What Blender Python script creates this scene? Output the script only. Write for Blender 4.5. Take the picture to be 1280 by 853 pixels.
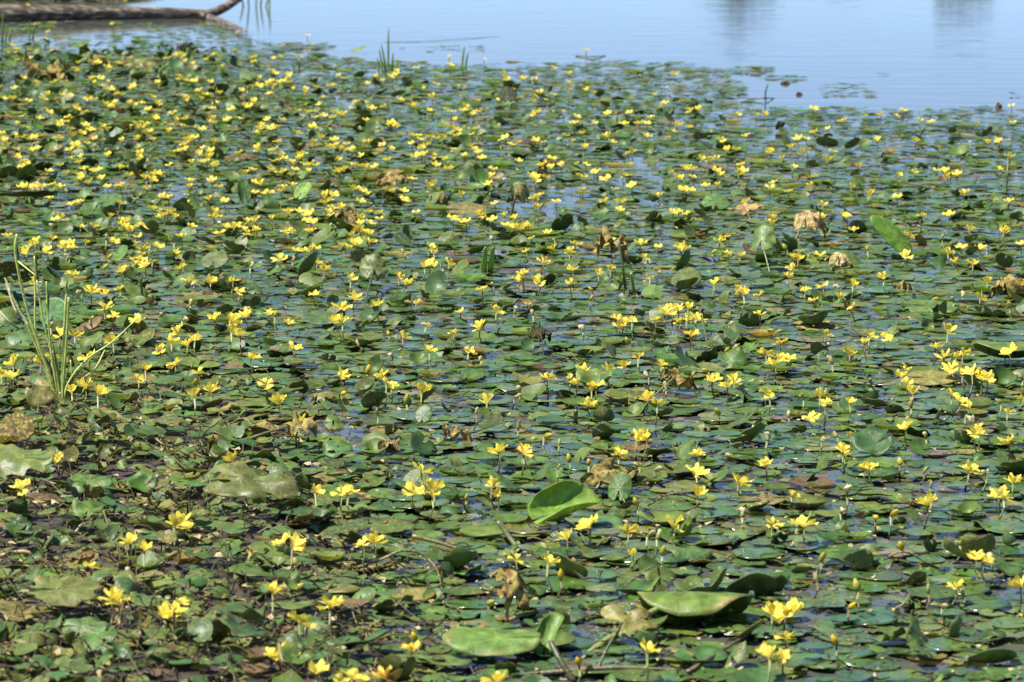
import bpy, bmesh, math, random
import numpy as np
from mathutils import Vector, Matrix, noise as mnoise

# ------------------------------------------------------------------ camera, sky, sun, exposure
for o in list(bpy.data.objects):
    bpy.data.objects.remove(o)
scene = bpy.context.scene
COL = scene.collection
H = 1.5                      # camera height above the water
FPX = 4400.0                 # focal length in photograph pixels
PITCH = math.atan(676.5 / FPX)
cam_d = bpy.data.cameras.new('camera')
cam = bpy.data.objects.new('camera', cam_d)
COL.objects.link(cam)
cam.location = (0, 0, H)
cam.rotation_euler = (math.pi / 2 - PITCH, 0, 0)
cam_d.sensor_width = 36
cam_d.lens = FPX / 1280 * 36
cam_d.clip_start = 0.1
cam_d.clip_end = 3000
cam_d.dof.use_dof = True
cam_d.dof.focus_distance = 9.0
cam_d.dof.aperture_fstop = 11.0
scene.camera = cam

SUN_EL, SUN_AZ = math.radians(62), math.radians(250)   # azimuth clockwise from +Y (view direction)
w = bpy.data.worlds.new('World')
scene.world = w
w.use_nodes = True
nt = w.node_tree
bg = nt.nodes['Background']
sky = nt.nodes.new('ShaderNodeTexSky')
sky.sky_type = 'NISHITA'
sky.sun_disc = False
sky.sun_elevation = SUN_EL
sky.sun_rotation = SUN_AZ
sky.air_density = 0.43
sky.dust_density = 0.0
sky.ozone_density = 2.0
nt.links.new(sky.outputs[0], bg.inputs[0])
bg.inputs[1].default_value = 0.102
sd = bpy.data.lights.new('sun', 'SUN')
sd.energy = 4.5
sd.angle = math.radians(0.53)
sd.color = (1.0, 0.95, 0.86)
so = bpy.data.objects.new('sun', sd)
COL.objects.link(so)
sdir = Vector((math.sin(SUN_AZ) * math.cos(SUN_EL), math.cos(SUN_AZ) * math.cos(SUN_EL), math.sin(SUN_EL)))
so.rotation_euler = sdir.to_track_quat('Z', 'Y').to_euler()
so.location = sdir * 30
scene.view_settings.view_transform = 'Standard'
scene.view_settings.look = 'None'
scene.view_settings.gamma = 1
scene.view_settings.use_curve_mapping = False
scene.view_settings.exposure = 0.98

rng = np.random.default_rng(11)
random.seed(11)

# ------------------------------------------------------------------ helpers
SP, CP = math.sin(PITCH), math.cos(PITCH)

def G(px, py, z=0.0):
    """point of the place, at height z, that lies behind photograph pixel (px, py)"""
    dx, dy, dz = px - 640.0, FPX * CP + (426.5 - py) * SP, -FPX * SP + (426.5 - py) * CP
    t = (H - z) / -dz
    return Vector((dx * t, dy * t, z))

def P(x, y, z):
    """photograph pixel of a point (arrays too)"""
    zz = z - H
    d = y * CP - zz * SP
    u = y * SP + zz * CP
    return 640 + FPX * x / d, 426.5 - FPX * u / d, FPX / d

def tag(o, label=None, cat=None, group=None, kind=None):
    if label: o['label'] = label
    if cat: o['category'] = cat
    if group: o['group'] = group
    if kind: o['kind'] = kind
    return o

def empty(name, loc=(0, 0, 0), rz=0.0):
    o = bpy.data.objects.new(name, None)
    o.empty_display_size = 0.02
    o.location = loc
    o.rotation_euler = (0, 0, rz)
    COL.objects.link(o)
    return o

def link(name, me, parent=None):
    o = bpy.data.objects.new(name, me)
    COL.objects.link(o)
    if parent: o.parent = parent
    return o

def mesh(name, V, F, mats, cols=None, smooth=True, mi=None):
    me = bpy.data.meshes.new(name)
    me.from_pydata([tuple(v) for v in V], [], [tuple(f) for f in F])
    for m in (mats if isinstance(mats, (list, tuple)) else [mats]):
        me.materials.append(m)
    if cols is not None:
        a = me.color_attributes.new('col', 'FLOAT_COLOR', 'POINT')
        c = np.asarray(cols, dtype=np.float32)
        if c.shape[1] == 3: c = np.hstack([c, np.zeros((len(c), 1), np.float32)])
        a.data.foreach_set('color', c.ravel())
    if smooth:
        me.polygons.foreach_set('use_smooth', [True] * len(me.polygons))
    if mi is not None:
        me.polygons.foreach_set('material_index', mi)
    return me

def bigmesh(name, V, T, mats, cols, mi=None):
    """triangle soup from arrays"""
    me = bpy.data.meshes.new(name)
    me.vertices.add(len(V)); me.vertices.foreach_set('co', np.asarray(V, np.float32).ravel())
    n = len(T)
    me.loops.add(3 * n); me.loops.foreach_set('vertex_index', np.asarray(T, np.int32).ravel())
    me.polygons.add(n)
    me.polygons.foreach_set('loop_start', np.arange(0, 3 * n, 3, dtype=np.int32))
    me.polygons.foreach_set('loop_total', np.full(n, 3, np.int32))
    me.polygons.foreach_set('use_smooth', np.ones(n, bool))
    for m in (mats if isinstance(mats, (list, tuple)) else [mats]):
        me.materials.append(m)
    if mi is not None:
        me.polygons.foreach_set('material_index', np.asarray(mi, np.int32))
    me.update(calc_edges=True)
    a = me.color_attributes.new('col', 'FLOAT_COLOR', 'POINT')
    a.data.foreach_set('color', np.asarray(cols, np.float32).ravel())
    me.validate()
    return me

def tube(pts, radii, n=7, cap=True):
    """tapered tube through the points"""
    pts = [Vector(p) for p in pts]
    V, F = [], []
    ref = None
    for i, p in enumerate(pts):
        t = (pts[min(i + 1, len(pts) - 1)] - pts[max(i - 1, 0)]).normalized()
        if ref is None:
            ref = Vector((0, 0, 1)) if abs(t.z) < 0.9 else Vector((1, 0, 0))
        a = t.cross(ref).normalized()
        b = t.cross(a).normalized()
        ref = -b if b.length else ref
        ref = b.cross(t) if False else a.cross(t)
        for k in range(n):
            q = 2 * math.pi * k / n
            V.append(p + (a * math.cos(q) + b * math.sin(q)) * radii[i])
    for i in range(len(pts) - 1):
        for k in range(n):
            F.append((i * n + k, i * n + (k + 1) % n, (i + 1) * n + (k + 1) % n, (i + 1) * n + k))
    if cap:
        F.append(tuple(range(n))[::-1])
        F.append(tuple((len(pts) - 1) * n + k for k in range(n)))
    return V, F

def spline(ctrl, n=10):
    """Catmull-Rom through control points"""
    c = [Vector(p) for p in ctrl]
    c = [c[0] * 2 - c[1]] + c + [c[-1] * 2 - c[-2]]
    out = []
    for i in range(1, len(c) - 2):
        for k in range(n):
            t = k / n
            out.append(0.5 * ((2 * c[i]) + (c[i + 1] - c[i - 1]) * t + (2 * c[i - 1] - 5 * c[i] + 4 * c[i + 1] - c[i + 2]) * t * t
                              + (3 * c[i] - c[i - 1] - 3 * c[i + 1] + c[i + 2]) * t ** 3))
    out.append(c[-2])
    return out

def sig(v):
    return 1 / (1 + np.exp(-np.clip(v, -30, 30)))

def vnoise(x, y, s, seed=0):
    """cheap smooth value noise, arrays"""
    x = np.asarray(x, float) * s + seed * 17.3; y = np.asarray(y, float) * s - seed * 9.1
    xi, yi = np.floor(x), np.floor(y)
    fx, fy = x - xi, y - yi
    fx, fy = fx * fx * (3 - 2 * fx), fy * fy * (3 - 2 * fy)
    h = lambda a, b: np.modf(np.abs(np.sin(a * 127.1 + b * 311.7 + seed * 7.7) * 43758.5453))[0]
    return (h(xi, yi) * (1 - fx) + h(xi + 1, yi) * fx) * (1 - fy) + (h(xi, yi + 1) * (1 - fx) + h(xi + 1, yi + 1) * fx) * fy

# ------------------------------------------------------------------ materials
def newmat(name):
    m = bpy.data.materials.new(name); m.use_nodes = True
    t = m.node_tree
    return m, t, t.nodes, t.links, t.nodes['Principled BSDF'], t.nodes['Material Output']

def ramp(nodes, stops):
    r = nodes.new('ShaderNodeValToRGB')
    while len(r.color_ramp.elements) < len(stops): r.color_ramp.elements.new(0.5)
    for e, (p, c) in zip(r.color_ramp.elements, stops):
        e.position = p; e.color = c if len(c) == 4 else (*c, 1)
    return r

def leaf_material(name, rough=0.42, trans=0.30, bump=0.25, spotscale=170.0, tint=(1.5, 1.25, 0.5), spec=0.8):
    m, t, N, L, pb, out = newmat(name)
    at = N.new('ShaderNodeAttribute'); at.attribute_name = 'col'
    tc = N.new('ShaderNodeTexCoord'); oi = N.new('ShaderNodeObjectInfo')
    mp = N.new('ShaderNodeVectorMath'); mp.operation = 'ADD'
    mul = N.new('ShaderNodeMath'); mul.operation = 'MULTIPLY'; mul.inputs[1].default_value = 31.0
    L.new(oi.outputs['Random'], mul.inputs[0])
    L.new(tc.outputs['Object'], mp.inputs[0]); L.new(mul.outputs[0], mp.inputs[1])
    n1 = N.new('ShaderNodeTexNoise'); n1.inputs['Scale'].default_value = 45; n1.inputs['Detail'].default_value = 4
    L.new(mp.outputs[0], n1.inputs['Vector'])
    r1 = ramp(N, [(0.25, (0.62, 0.62, 0.62)), (0.75, (1.4, 1.35, 1.3))])
    L.new(n1.outputs['Fac'], r1.inputs[0])
    mx = N.new('ShaderNodeMix'); mx.data_type = 'RGBA'; mx.blend_type = 'MULTIPLY'; mx.inputs['Factor'].default_value = 1
    L.new(at.outputs['Color'], mx.inputs['A']); L.new(r1.outputs[0], mx.inputs['B'])
    # blemishes: amount in the colour's alpha
    n2 = N.new('ShaderNodeTexNoise'); n2.inputs['Scale'].default_value = spotscale; n2.inputs['Detail'].default_value = 3
    L.new(mp.outputs[0], n2.inputs['Vector'])
    ad = N.new('ShaderNodeMath'); ad.operation = 'MULTIPLY_ADD'; ad.inputs[1].default_value = 0.42
    L.new(at.outputs['Alpha'], ad.inputs[0]); L.new(n2.outputs['Fac'], ad.inputs[2])
    r2 = ramp(N, [(0.66, (0, 0, 0)), (0.76, (1, 1, 1))])
    L.new(ad.outputs[0], r2.inputs[0])
    n3 = N.new('ShaderNodeTexNoise'); n3.inputs['Scale'].default_value = 60
    L.new(mp.outputs[0], n3.inputs['Vector'])
    r3 = ramp(N, [(0.35, (0.16, 0.085, 0.03)), (0.65, (0.42, 0.34, 0.1))])
    L.new(n3.outputs['Fac'], r3.inputs[0])
    m2 = N.new('ShaderNodeMix'); m2.data_type = 'RGBA'
    L.new(r2.outputs[0], m2.inputs['Factor']); L.new(mx.outputs['Result'], m2.inputs['A']); L.new(r3.outputs[0], m2.inputs['B'])
    L.new(m2.outputs['Result'], pb.inputs['Base Color'])
    pb.inputs['Roughness'].default_value = rough
    rr = N.new('ShaderNodeMapRange'); rr.inputs['To Min'].default_value = rough * .75; rr.inputs['To Max'].default_value = rough + 0.2
    rr.inputs['To Max'].default_value = rough + (.12 if rough < .3 else .2)
    L.new(n1.outputs['Fac'], rr.inputs['Value']); L.new(rr.outputs[0], pb.inputs['Roughness'])
    pb.inputs['Specular IOR Level'].default_value = spec
    bp = N.new('ShaderNodeBump'); bp.inputs['Strength'].default_value = bump; bp.inputs['Distance'].default_value = 0.004
    L.new(n2.outputs['Fac'], bp.inputs['Height']); L.new(bp.outputs[0], pb.inputs['Normal'])
    tr = N.new('ShaderNodeBsdfTranslucent')
    tm = N.new('ShaderNodeMix'); tm.data_type = 'RGBA'; tm.blend_type = 'MULTIPLY'; tm.inputs['Factor'].default_value = 1
    L.new(m2.outputs['Result'], tm.inputs['A']); tm.inputs['B'].default_value = (*tint, 1)
    L.new(tm.outputs['Result'], tr.inputs['Color'])
    ms = N.new('ShaderNodeMixShader'); ms.inputs[0].default_value = trans
    L.new(pb.outputs[0], ms.inputs[1]); L.new(tr.outputs[0], ms.inputs[2]); L.new(ms.outputs[0], out.inputs['Surface'])
    return m

M_leaf = leaf_material('leaf_green', spec=0.5)
M_float = leaf_material('floating_leaf_green', rough=0.17, trans=0.22, bump=0.07, spec=1.0)
M_under = leaf_material('leaf_underside', rough=0.5, trans=0.1, spec=0.3)
M_wilt = leaf_material('leaf_withered', rough=0.75, trans=0.15, bump=0.7, spotscale=120, tint=(1.1, 1, 0.8), spec=0.2)
M_petal = leaf_material('petal_yellow', rough=0.55, trans=0.4, bump=0.1, tint=(1.05, 1.0, 0.8), spec=0.25)
M_stem = leaf_material('plant_stem', rough=0.45, trans=0.0, bump=0.3)
M_debris = leaf_material('dead_plant_matter', rough=0.8, trans=0.0, bump=0.8, spec=0.2)

def water_material():
    m, t, N, L, pb, out = newmat('pond_water')
    pb.inputs['Base Color'].default_value = (0.075, 0.082, 0.072, 1)
    pb.inputs['Roughness'].default_value = 0.04
    pb.inputs['IOR'].default_value = 1.333
    tc = N.new('ShaderNodeTexCoord')
    mp = N.new('ShaderNodeMapping'); mp.inputs['Scale'].default_value = (0.7, 3.0, 1)
    L.new(tc.outputs['Object'], mp.inputs[0])
    n = N.new('ShaderNodeTexNoise'); n.inputs['Scale'].default_value = 2.2; n.inputs['Detail'].default_value = 3
    L.new(mp.outputs[0], n.inputs['Vector'])
    b = N.new('ShaderNodeBump'); b.inputs['Strength'].default_value = 0.09; b.inputs['Distance'].default_value = 0.02
    L.new(n.outputs['Fac'], b.inputs['Height']); L.new(b.outputs[0], pb.inputs['Normal'])
    return m
M_water = water_material()

def mud_material():
    m, t, N, L, pb, out = newmat('wet_mud')
    tc = N.new('ShaderNodeTexCoord')
    n = N.new('ShaderNodeTexNoise'); n.inputs['Scale'].default_value = 30; n.inputs['Detail'].default_value = 8
    L.new(tc.outputs['Object'], n.inputs['Vector'])
    r = ramp(N, [(0.3, (0.012, 0.009, 0.006)), (0.55, (0.045, 0.035, 0.024)), (0.8, (0.11, 0.09, 0.06))])
    L.new(n.outputs['Fac'], r.inputs[0]); L.new(r.outputs[0], pb.inputs['Base Color'])
    pb.inputs['Roughness'].default_value = 0.6
    b = N.new('ShaderNodeBump'); b.inputs['Strength'].default_value = 0.9; b.inputs['Distance'].default_value = 0.02
    L.new(n.outputs['Fac'], b.inputs['Height']); L.new(b.outputs[0], pb.inputs['Normal'])
    return m
M_mud = mud_material()

def bark_material():
    m, t, N, L, pb, out = newmat('weathered_bark')
    tc = N.new('ShaderNodeTexCoord')
    mp = N.new('ShaderNodeMapping'); mp.inputs['Scale'].default_value = (2.5, 14, 14)
    L.new(tc.outputs['Object'], mp.inputs[0])
    n = N.new('ShaderNodeTexNoise'); n.inputs['Scale'].default_value = 3; n.inputs['Detail'].default_value = 8
    L.new(mp.outputs[0], n.inputs['Vector'])
    r = ramp(N, [(0.3, (0.022, 0.016, 0.011)), (0.5, (0.085, 0.066, 0.048)), (0.68, (0.34, 0.28, 0.21))])
    L.new(n.outputs['Fac'], r.inputs[0]); L.new(r.outputs[0], pb.inputs['Base Color'])
    pb.inputs['Roughness'].default_value = 0.85
    b = N.new('ShaderNodeBump'); b.inputs['Strength'].default_value = 0.8; b.inputs['Distance'].default_value = 0.02
    L.new(n.outputs['Fac'], b.inputs['Height']); L.new(b.outputs[0], pb.inputs['Normal'])
    return m
M_bark = bark_material()

# ------------------------------------------------------------------ the setting: pond, mud, far shore
def dry(px, py):
    """how far the leaf mat has settled on mud (lower left of the view) 0..1"""
    return sig((py - 470) / 45) * sig((400 + (py - 600) * 0.45 - px) / 75)

def mudz(x, y):
    x = np.asarray(x, float); y = np.asarray(y, float)
    px, py, _ = P(x, y, 0.0)
    d = dry(px, np.minimum(py, 1100))
    return -0.03 + d * (0.045 + 0.03 * vnoise(x, y, 5, 3) + 0.012 * vnoise(x, y, 22, 4))

V = [(-300, -40, 0), (300, -40, 0), (300, 148, 0), (-300, 148, 0)]
tag(link('water', mesh('water', V, [(0, 1, 2, 3)], M_water, smooth=False)), 'still pale blue pond water reflecting the sky', 'water', kind='structure')
V = [(-400, -60, -0.6), (400, -60, -0.6), (400, 2000, -0.6), (-400, 2000, -0.6)]
tag(link('pond_bed', mesh('pond_bed', V, [(0, 1, 2, 3)], M_mud, smooth=False)), 'dark muddy bed under the pond water', 'pond bed', kind='structure')

gx, gy = np.meshgrid(np.linspace(-2.9, 0.9, 180), np.linspace(4.3, 12.6, 340))
gz = mudz(gx, gy)
n_, m_ = gx.shape
idx = np.arange(n_ * m_).reshape(n_, m_)
F = np.stack([idx[:-1, :-1], idx[:-1, 1:], idx[1:, 1:], idx[1:, :-1]], -1).reshape(-1, 4)
tag(link('mud_bank', mesh('mud_bank', np.stack([gx, gy, gz], -1).reshape(-1, 3), F, M_mud)),
    'dark wet mud showing between the leaves in the near corner', 'mud', kind='structure')

# mud bar behind the fallen log
def bar_z(x, y):
    return -0.05 + 0.13 * np.exp(-((y - 27.4) / 1.0) ** 2) * sig((-2.75 - x) / 0.25) + 0.05 * (vnoise(x, y, 4, 8) - .5)
gx, gy = np.meshgrid(np.linspace(-9, -1.6, 110), np.linspace(25.3, 29.5, 70))
gz = bar_z(gx, gy)
n_, m_ = gx.shape
idx = np.arange(n_ * m_).reshape(n_, m_)
F = np.stack([idx[:-1, :-1], idx[:-1, 1:], idx[1:, 1:], idx[1:, :-1]], -1).reshape(-1, 4)
tag(link('mud_bar', mesh('mud_bar', np.stack([gx, gy, gz], -1).reshape(-1, 3), F, M_mud)),
    'low brown mud bar behind the fallen log', 'mud', kind='structure')

def shore_material():
    m, t, N, L, pb, out = newmat('far_shore_grass')
    tc = N.new('ShaderNodeTexCoord')
    n = N.new('ShaderNodeTexNoise'); n.inputs['Scale'].default_value = 0.4; n.inputs['Detail'].default_value = 6
    L.new(tc.outputs['Object'], n.inputs['Vector'])
    r = ramp(N, [(0.35, (0.03, 0.06, 0.015)), (0.7, (0.09, 0.12, 0.04))])
    L.new(n.outputs['Fac'], r.inputs[0]); L.new(r.outputs[0], pb.inputs['Base Color']); pb.inputs['Roughness'].default_value = 0.9
    return m
V, F = [], []
prof = [(146, -0.3), (149, 0.5), (156, 1.3), (400, 2.0), (2000, 3.0)]
for i, x in enumerate(np.linspace(-400, 400, 60)):
    for y, z in prof:
        V.append((x, y + (2.5 * math.sin(x * .07) + 1.2 * math.sin(x * .31) if y < 200 else 0), z))
for i in range(59):
    for k in range(4):
        F.append((i * 5 + k, (i + 1) * 5 + k, (i + 1) * 5 + k + 1, i * 5 + k + 1))
tag(link('far_shore', mesh('far_shore', V, F, shore_material())), 'low grassy far shore of the pond', 'shore', kind='structure')

def tree(x, y, h, cr, label, seed):
    r = np.random.default_rng(seed)
    root = empty('shore_tree', (x, y, 0.4))
    tag(root, label, 'tree', 'trees on the far shore')
    V, F = tube(spline([(0, 0, -.3), (0.1, 0, h * .3), (-.1, .1, h * .6), (0, 0, h * .92)], 4), np.linspace(h * .028, h * .006, 13))
    for k in range(6):
        a = r.uniform(0, 6.28); z0 = h * r.uniform(.3, .6); l = cr * .8
        v, f = tube([(0, 0, z0), (math.cos(a) * l * .5, math.sin(a) * l * .5, z0 + l * .4), (math.cos(a) * l, math.sin(a) * l, z0 + l * .9)], [h * .012, h * .008, h * .003], 5)
        F += [tuple(i + len(V) for i in q) for q in f]; V += v
    link('trunk', mesh('trunk', V, F, M_bark), root)
    n = 5200
    cl = r.normal(size=(26, 3)); cl /= np.linalg.norm(cl, axis=1)[:, None]
    cl *= r.uniform(.35, 1, (26, 1)) * np.array([cr, cr, h * .34])
    cl[:, 2] += h * .62
    c = cl[r.integers(0, 26, n)] + r.normal(size=(n, 3)) * np.array([cr, cr, h * .34]) * .17
    s = r.uniform(.12, .3, n)
    a = r.normal(size=(n, 3)); a /= np.linalg.norm(a, axis=1)[:, None]
    b = np.cross(a, r.normal(size=(n, 3))); b /= np.linalg.norm(b, axis=1)[:, None]
    VV = np.stack([c - a * s[:, None], c + b * s[:, None] * .6, c + a * s[:, None]], 1).reshape(-1, 3)
    TT = np.arange(3 * n).reshape(-1, 3)
    cc = np.repeat(np.array([[.045, .08, .02, 0]]) * r.uniform(.6, 1.5, (n, 1)), 3, 0)
    link('crown', bigmesh('crown', VV, TT, M_leaf, cc), root)
tree(9.8, 151, 7.5, 1.9, 'tall dark tree mirrored as a smudge on the blue water', 1)
tree(19.8, 153, 7.1, 1.4, 'narrow dark tree mirrored at the far end of the water', 2)
tree(14.5, 158, 5.2, 1.8, 'low round tree on the far shore between two taller ones', 3)

# ------------------------------------------------------------------ photograph flower positions, read off nine enlargements
CROP = {1: (0, 0), 2: (425, 0), 3: (850, 0), 4: (0, 280), 5: (425, 280), 6: (850, 280), 7: (0, 563), 8: (425, 563), 9: (850, 563)}
FL = {
4: "25 42 345 5 460 12 525 10 700 5 190 52 100 85 175 97 265 83 245 80 420 62 495 68 505 42 530 90 520 105 580 80 668 42 690 110 490 132 510 128 450 170 670 155 265 182 835 10 810 30 905 35 945 20 1050 30 1065 24 1135 22 780 85 1090 92 1135 95 1030 125 1165 140 1190 165 1255 75 335 248 390 255 440 238 710 210 690 205 775 208 855 205 125 215 385 308 415 335 510 355 790 345 845 335 850 355 905 333 985 318 1060 360 1255 305 1240 355 220 402 275 408 415 427 655 395 590 455 630 430 715 420 690 440 850 390 885 402 860 380 1080 450 925 487 50 508 150 505 190 485 330 492 645 510 535 530 510 562 730 540 20 552 45 558 5 545 265 610 315 595 360 620 715 622 980 582 1030 648 1255 550 775 608 1100 718 1155 255 880 245",
5: "20 82 75 40 100 28 105 65 60 72 45 70 345 103 330 145 310 150 350 152 400 143 215 190 245 215 40 198 50 270 140 300 10 310 10 355 280 290 315 362 230 412 418 392 515 378 445 318 525 240 330 458 472 462 575 320 660 10 695 10 705 48 640 12 685 95 785 88 865 72 845 105 745 135 675 180 655 205 735 208 855 165 850 213 950 182 995 160 970 75 1000 55 1105 70 1170 80 1255 92 1115 122 1140 195 690 290 1040 355 1015 340 1075 350 1030 375 1160 345 1195 325 1225 308 1250 355 1245 308 15 550 170 575 155 555 190 590 300 610 540 650 765 562 845 560 870 578 895 540 945 550 925 605 940 595 915 660 985 530 1045 520 1098 485 1180 512 1130 640 1165 650 1100 775 1090 790 1125 785 585 828 680 820 1025 838",
6: "18 90 165 45 145 62 180 105 415 120 440 97 412 160 398 185 125 215 210 230 235 255 225 245 295 255 295 325 460 240 525 223 495 275 585 265 635 300 635 218 750 195 845 45 640 20 515 112 835 115 985 105 1035 82 1105 85 1015 135 1060 138 1190 30 1065 18 1255 70 1130 210 1250 222 1105 263 30 305 25 350 40 405 60 345 370 430 315 472 400 490 365 490 350 510 535 403 695 410 680 430 752 412 625 475 985 395 940 447 970 480 1015 480 1040 475 1195 470 1215 465 1000 528 830 525 815 555 835 580 1075 545 1110 560 1130 565 855 618 1000 622 1030 645 1065 665 1205 688 625 650 515 628 535 655 120 570 175 592 200 577 315 615 330 630 485 702 630 770 600 825 830 745 1085 765 1100 745 1210 798 70 840 1255 640",
7: "215 22 80 130 855 30 905 148 1160 145 1255 147 660 262 640 270 480 330 530 355 335 418 1045 328 1075 345 1005 512 410 535 440 552 670 550 625 590 605 610 640 580 1215 565 1100 625 1130 640 1070 745 1030 750 1165 805 1255 835",
8: "585 3 675 3 1025 10 300 70 30 150 270 148 345 142 340 160 558 122 585 160 130 330 85 335 645 392 765 402 835 315 920 272 1060 290 1080 378 1225 272 265 725 45 825 170 825 580 848 1130 730",
9: "65 10 60 80 605 10 318 40 215 115 62 155 680 55 700 60 1060 70 1225 110 1190 165 1175 155 410 160 340 262 455 268 910 190 925 180 1090 380 1115 400 1015 492 340 590 385 600 410 590 390 680 330 745 380 748 1255 488",
1: "100 20 135 85 412 90 460 5 178 115 165 143 875 118 1130 130 1133 185 785 190 650 205 680 205 665 212 645 240 710 230 820 242 935 208 1030 207 1100 212 1040 165 60 180 110 213 335 228 440 230 285 258 550 258 85 285 200 300 55 325 350 300 370 285 400 298 480 325 580 300 690 293 715 297 775 300 820 315 800 330 1020 270 1040 297 1060 285 925 318 950 315 975 312 1000 310 990 343 1080 325 1120 338 1160 318 1190 355 1220 315 1245 275 15 362 160 365 235 353 265 355 315 362 345 365 400 385 410 390 425 375 85 425 145 435 180 412 260 433 280 390 315 412 390 325 520 378 545 400 580 375 560 355 685 355 690 372 755 350 780 395 795 380 635 415 685 437 665 460 880 433 900 390 920 392 1095 405 1125 412 1110 430 1175 383 1190 425 1225 410 1225 430 1160 430 1035 440 60 455 95 467 225 450 240 465 260 470 310 460 370 480 400 470 500 455 480 460 520 465 555 480 620 455 620 480 690 510 715 505 720 470 745 475 793 452 940 485 960 470 1000 468 1150 465 1160 470 1135 483 1180 503 1020 518 1090 490 1230 512 10 485 20 515 70 500 10 545 55 545 30 510 120 553 215 505 350 507 320 525 285 540 565 510 450 515 657 555 775 553 880 560 945 553 1030 570 1045 580 1105 565 1110 580 1140 603 1165 605 1250 545 1220 540 70 575 90 590 95 615 220 605 180 625 245 635 265 580 290 595 310 620 340 625 365 622 375 655 300 655 400 568 510 575 500 630 440 615 560 640 575 635 595 640 560 660 625 605 705 595 740 590 760 590 790 597 695 662 780 662 905 632 990 620 1070 640 1075 595 1085 620 1135 627 1250 630 960 675 1040 685 1075 680 85 685 130 688 150 685 220 685 395 683 430 680 445 680 540 690 600 720 620 725 690 715 680 735 770 730 935 705 970 708 990 705 1065 730 1200 715 1205 735 1195 745 180 725 440 745 290 742 205 802 240 805 405 792 345 825 465 815 525 835 560 765 605 785 625 780 640 795 590 795 705 828 785 775 790 797 830 830 870 825 910 812 900 840 935 840 860 835 1000 800 1060 780 1100 775 1125 805 1145 812 1225 765 1250 760 1210 775 1150 845 1070 845 1240 785",
2: "10 285 100 308 130 282 155 292 185 280 205 275 270 318 280 248 360 280 350 308 405 238 455 318 530 218 60 373 115 400 95 440 160 390 190 450 210 465 180 460 220 365 270 390 340 357 465 375 500 368 455 405 515 408 410 408 425 438 375 455 395 460 415 470 440 490 465 468 485 490 410 485 590 365 600 268 605 285 675 288 665 290 635 310 635 328 708 290 725 297 665 355 712 350 735 340 712 372 785 248 905 185 845 270 840 298 850 312 840 328 900 328 930 340 787 347 1155 347 1195 380 1230 275 820 408 725 410 715 425 870 428 860 450 935 450 985 415 1065 412 1045 455 1100 450 1130 450 1145 430 1240 460 1205 505 1128 500 985 500 1000 520 890 488 830 495 855 517 900 540 610 503 630 528 748 520 265 497 290 495 265 525 320 530 360 505 300 540 420 545 480 535 500 550 505 560 185 545 175 585 85 520 105 520 15 550 45 550 40 605 15 625 65 605 130 610 260 575 285 575 310 568 350 605 345 585 380 585 400 620 265 655 325 682 235 730 175 700 235 700 60 690 80 700 105 710 45 690 10 760 75 740 445 712 280 778 145 780 145 802 110 815 80 800 90 848 435 810 465 812 605 788 520 790 525 800 645 800 665 830 685 825 660 840 555 645 548 675 545 650 560 620 655 590 715 655 705 640 740 625 775 615 745 605 815 605 870 600 905 602 778 580 720 665 735 715 715 725 720 760 795 740 885 650 935 630 945 625 980 660 890 692 1010 692 1075 680 1060 560 1075 555 1040 640 1065 608 1030 740 1028 768 1170 720 1225 775 1245 775 1235 645 1220 635 1255 655 1260 695 570 745",
3: "35 403 70 402 213 418 278 420 308 420 35 465 150 512 245 498 175 550 205 548 75 585 105 580 135 580 45 648 15 615 35 615 50 618 130 625 145 640 225 605 215 640 95 680 140 675 230 680 20 698 330 545 335 560 325 552 408 540 450 555 490 400 505 393 545 470 495 485 465 508 600 445 675 422 740 420 795 423 820 405 880 440 925 445 1093 453 1220 390 1225 450 725 515 865 515 1165 510 1175 520 1130 525 560 555 538 587 660 610 415 615 330 690 345 670 400 700 480 678 630 685 700 715 525 750 615 795 600 790 340 800 345 815 325 810 735 800 800 722 860 632 805 640 945 625 1020 640 985 650 1170 620 1210 575 1210 738 1045 715 890 790 990 788 1065 838 1190 845 645 835 515 800 245 740",
}
FLOWERS = []
for k, s in FL.items():
    v = [float(a) for a in s.split()]
    x0, y0 = CROP[k]
    for i in range(0, len(v), 2):
        FLOWERS.append((x0 + v[i] / 2.942, y0 + v[i + 1] / 2.942))
BUDS_T = {9: "518 395 818 350 1030 332 720 232 775 225 620 565 655 500 578 695 808 40",
          8: "1185 368 880 770 545 552 812 457 280 680 1095 185 915 40 845 30 465 165",
          7: "1085 405 660 205 590 465 530 358 1075 500",
          6: "1040 545 395 85 170 465 145 690 105 530 925 270 690 90 120 100 1215 295",
          5: "180 400 100 540 245 650 920 270 1065 430 930 235 750 770 8 612",
          4: "1175 808 490 160 400 120 1010 330 720 580 380 160 560 130"}
BUDS_W = {9: "615 150 590 215 625 285 895 70 920 125 505 465 915 510 1045 520 965 560 430 270 1125 75 230 230 1148 380",
          6: "590 225 200 370 195 455 560 505 455 635 520 780 580 770 235 760 275 750 320 785 905 775 1050 695 1180 650 1260 560 400 700 965 50 1040 260 850 660 1040 540",
          5: "640 630 660 610 555 50 500 685 1190 590 1200 600 1135 550 805 800 195 480 75 440 640 320 710 325 790 50 300 590 895 380 520 480 140 690 655 745 240 95 565 215",
          4: "585 330 535 235 670 345 300 240 640 60 920 150 700 290 1075 130 390 50 730 400 925 300 185 370 330 340",
          8: "800 55 765 350 1130 300 1165 310 1155 60 1100 45", 7: "450 450 1070 500"}
def crops(d):
    out = []
    for k, s in d.items():
        v = [float(a) for a in s.split()]
        out += [(CROP[k][0] + v[i] / 2.942, CROP[k][1] + v[i + 1] / 2.942) for i in range(0, len(v), 2)]
    return out

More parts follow.
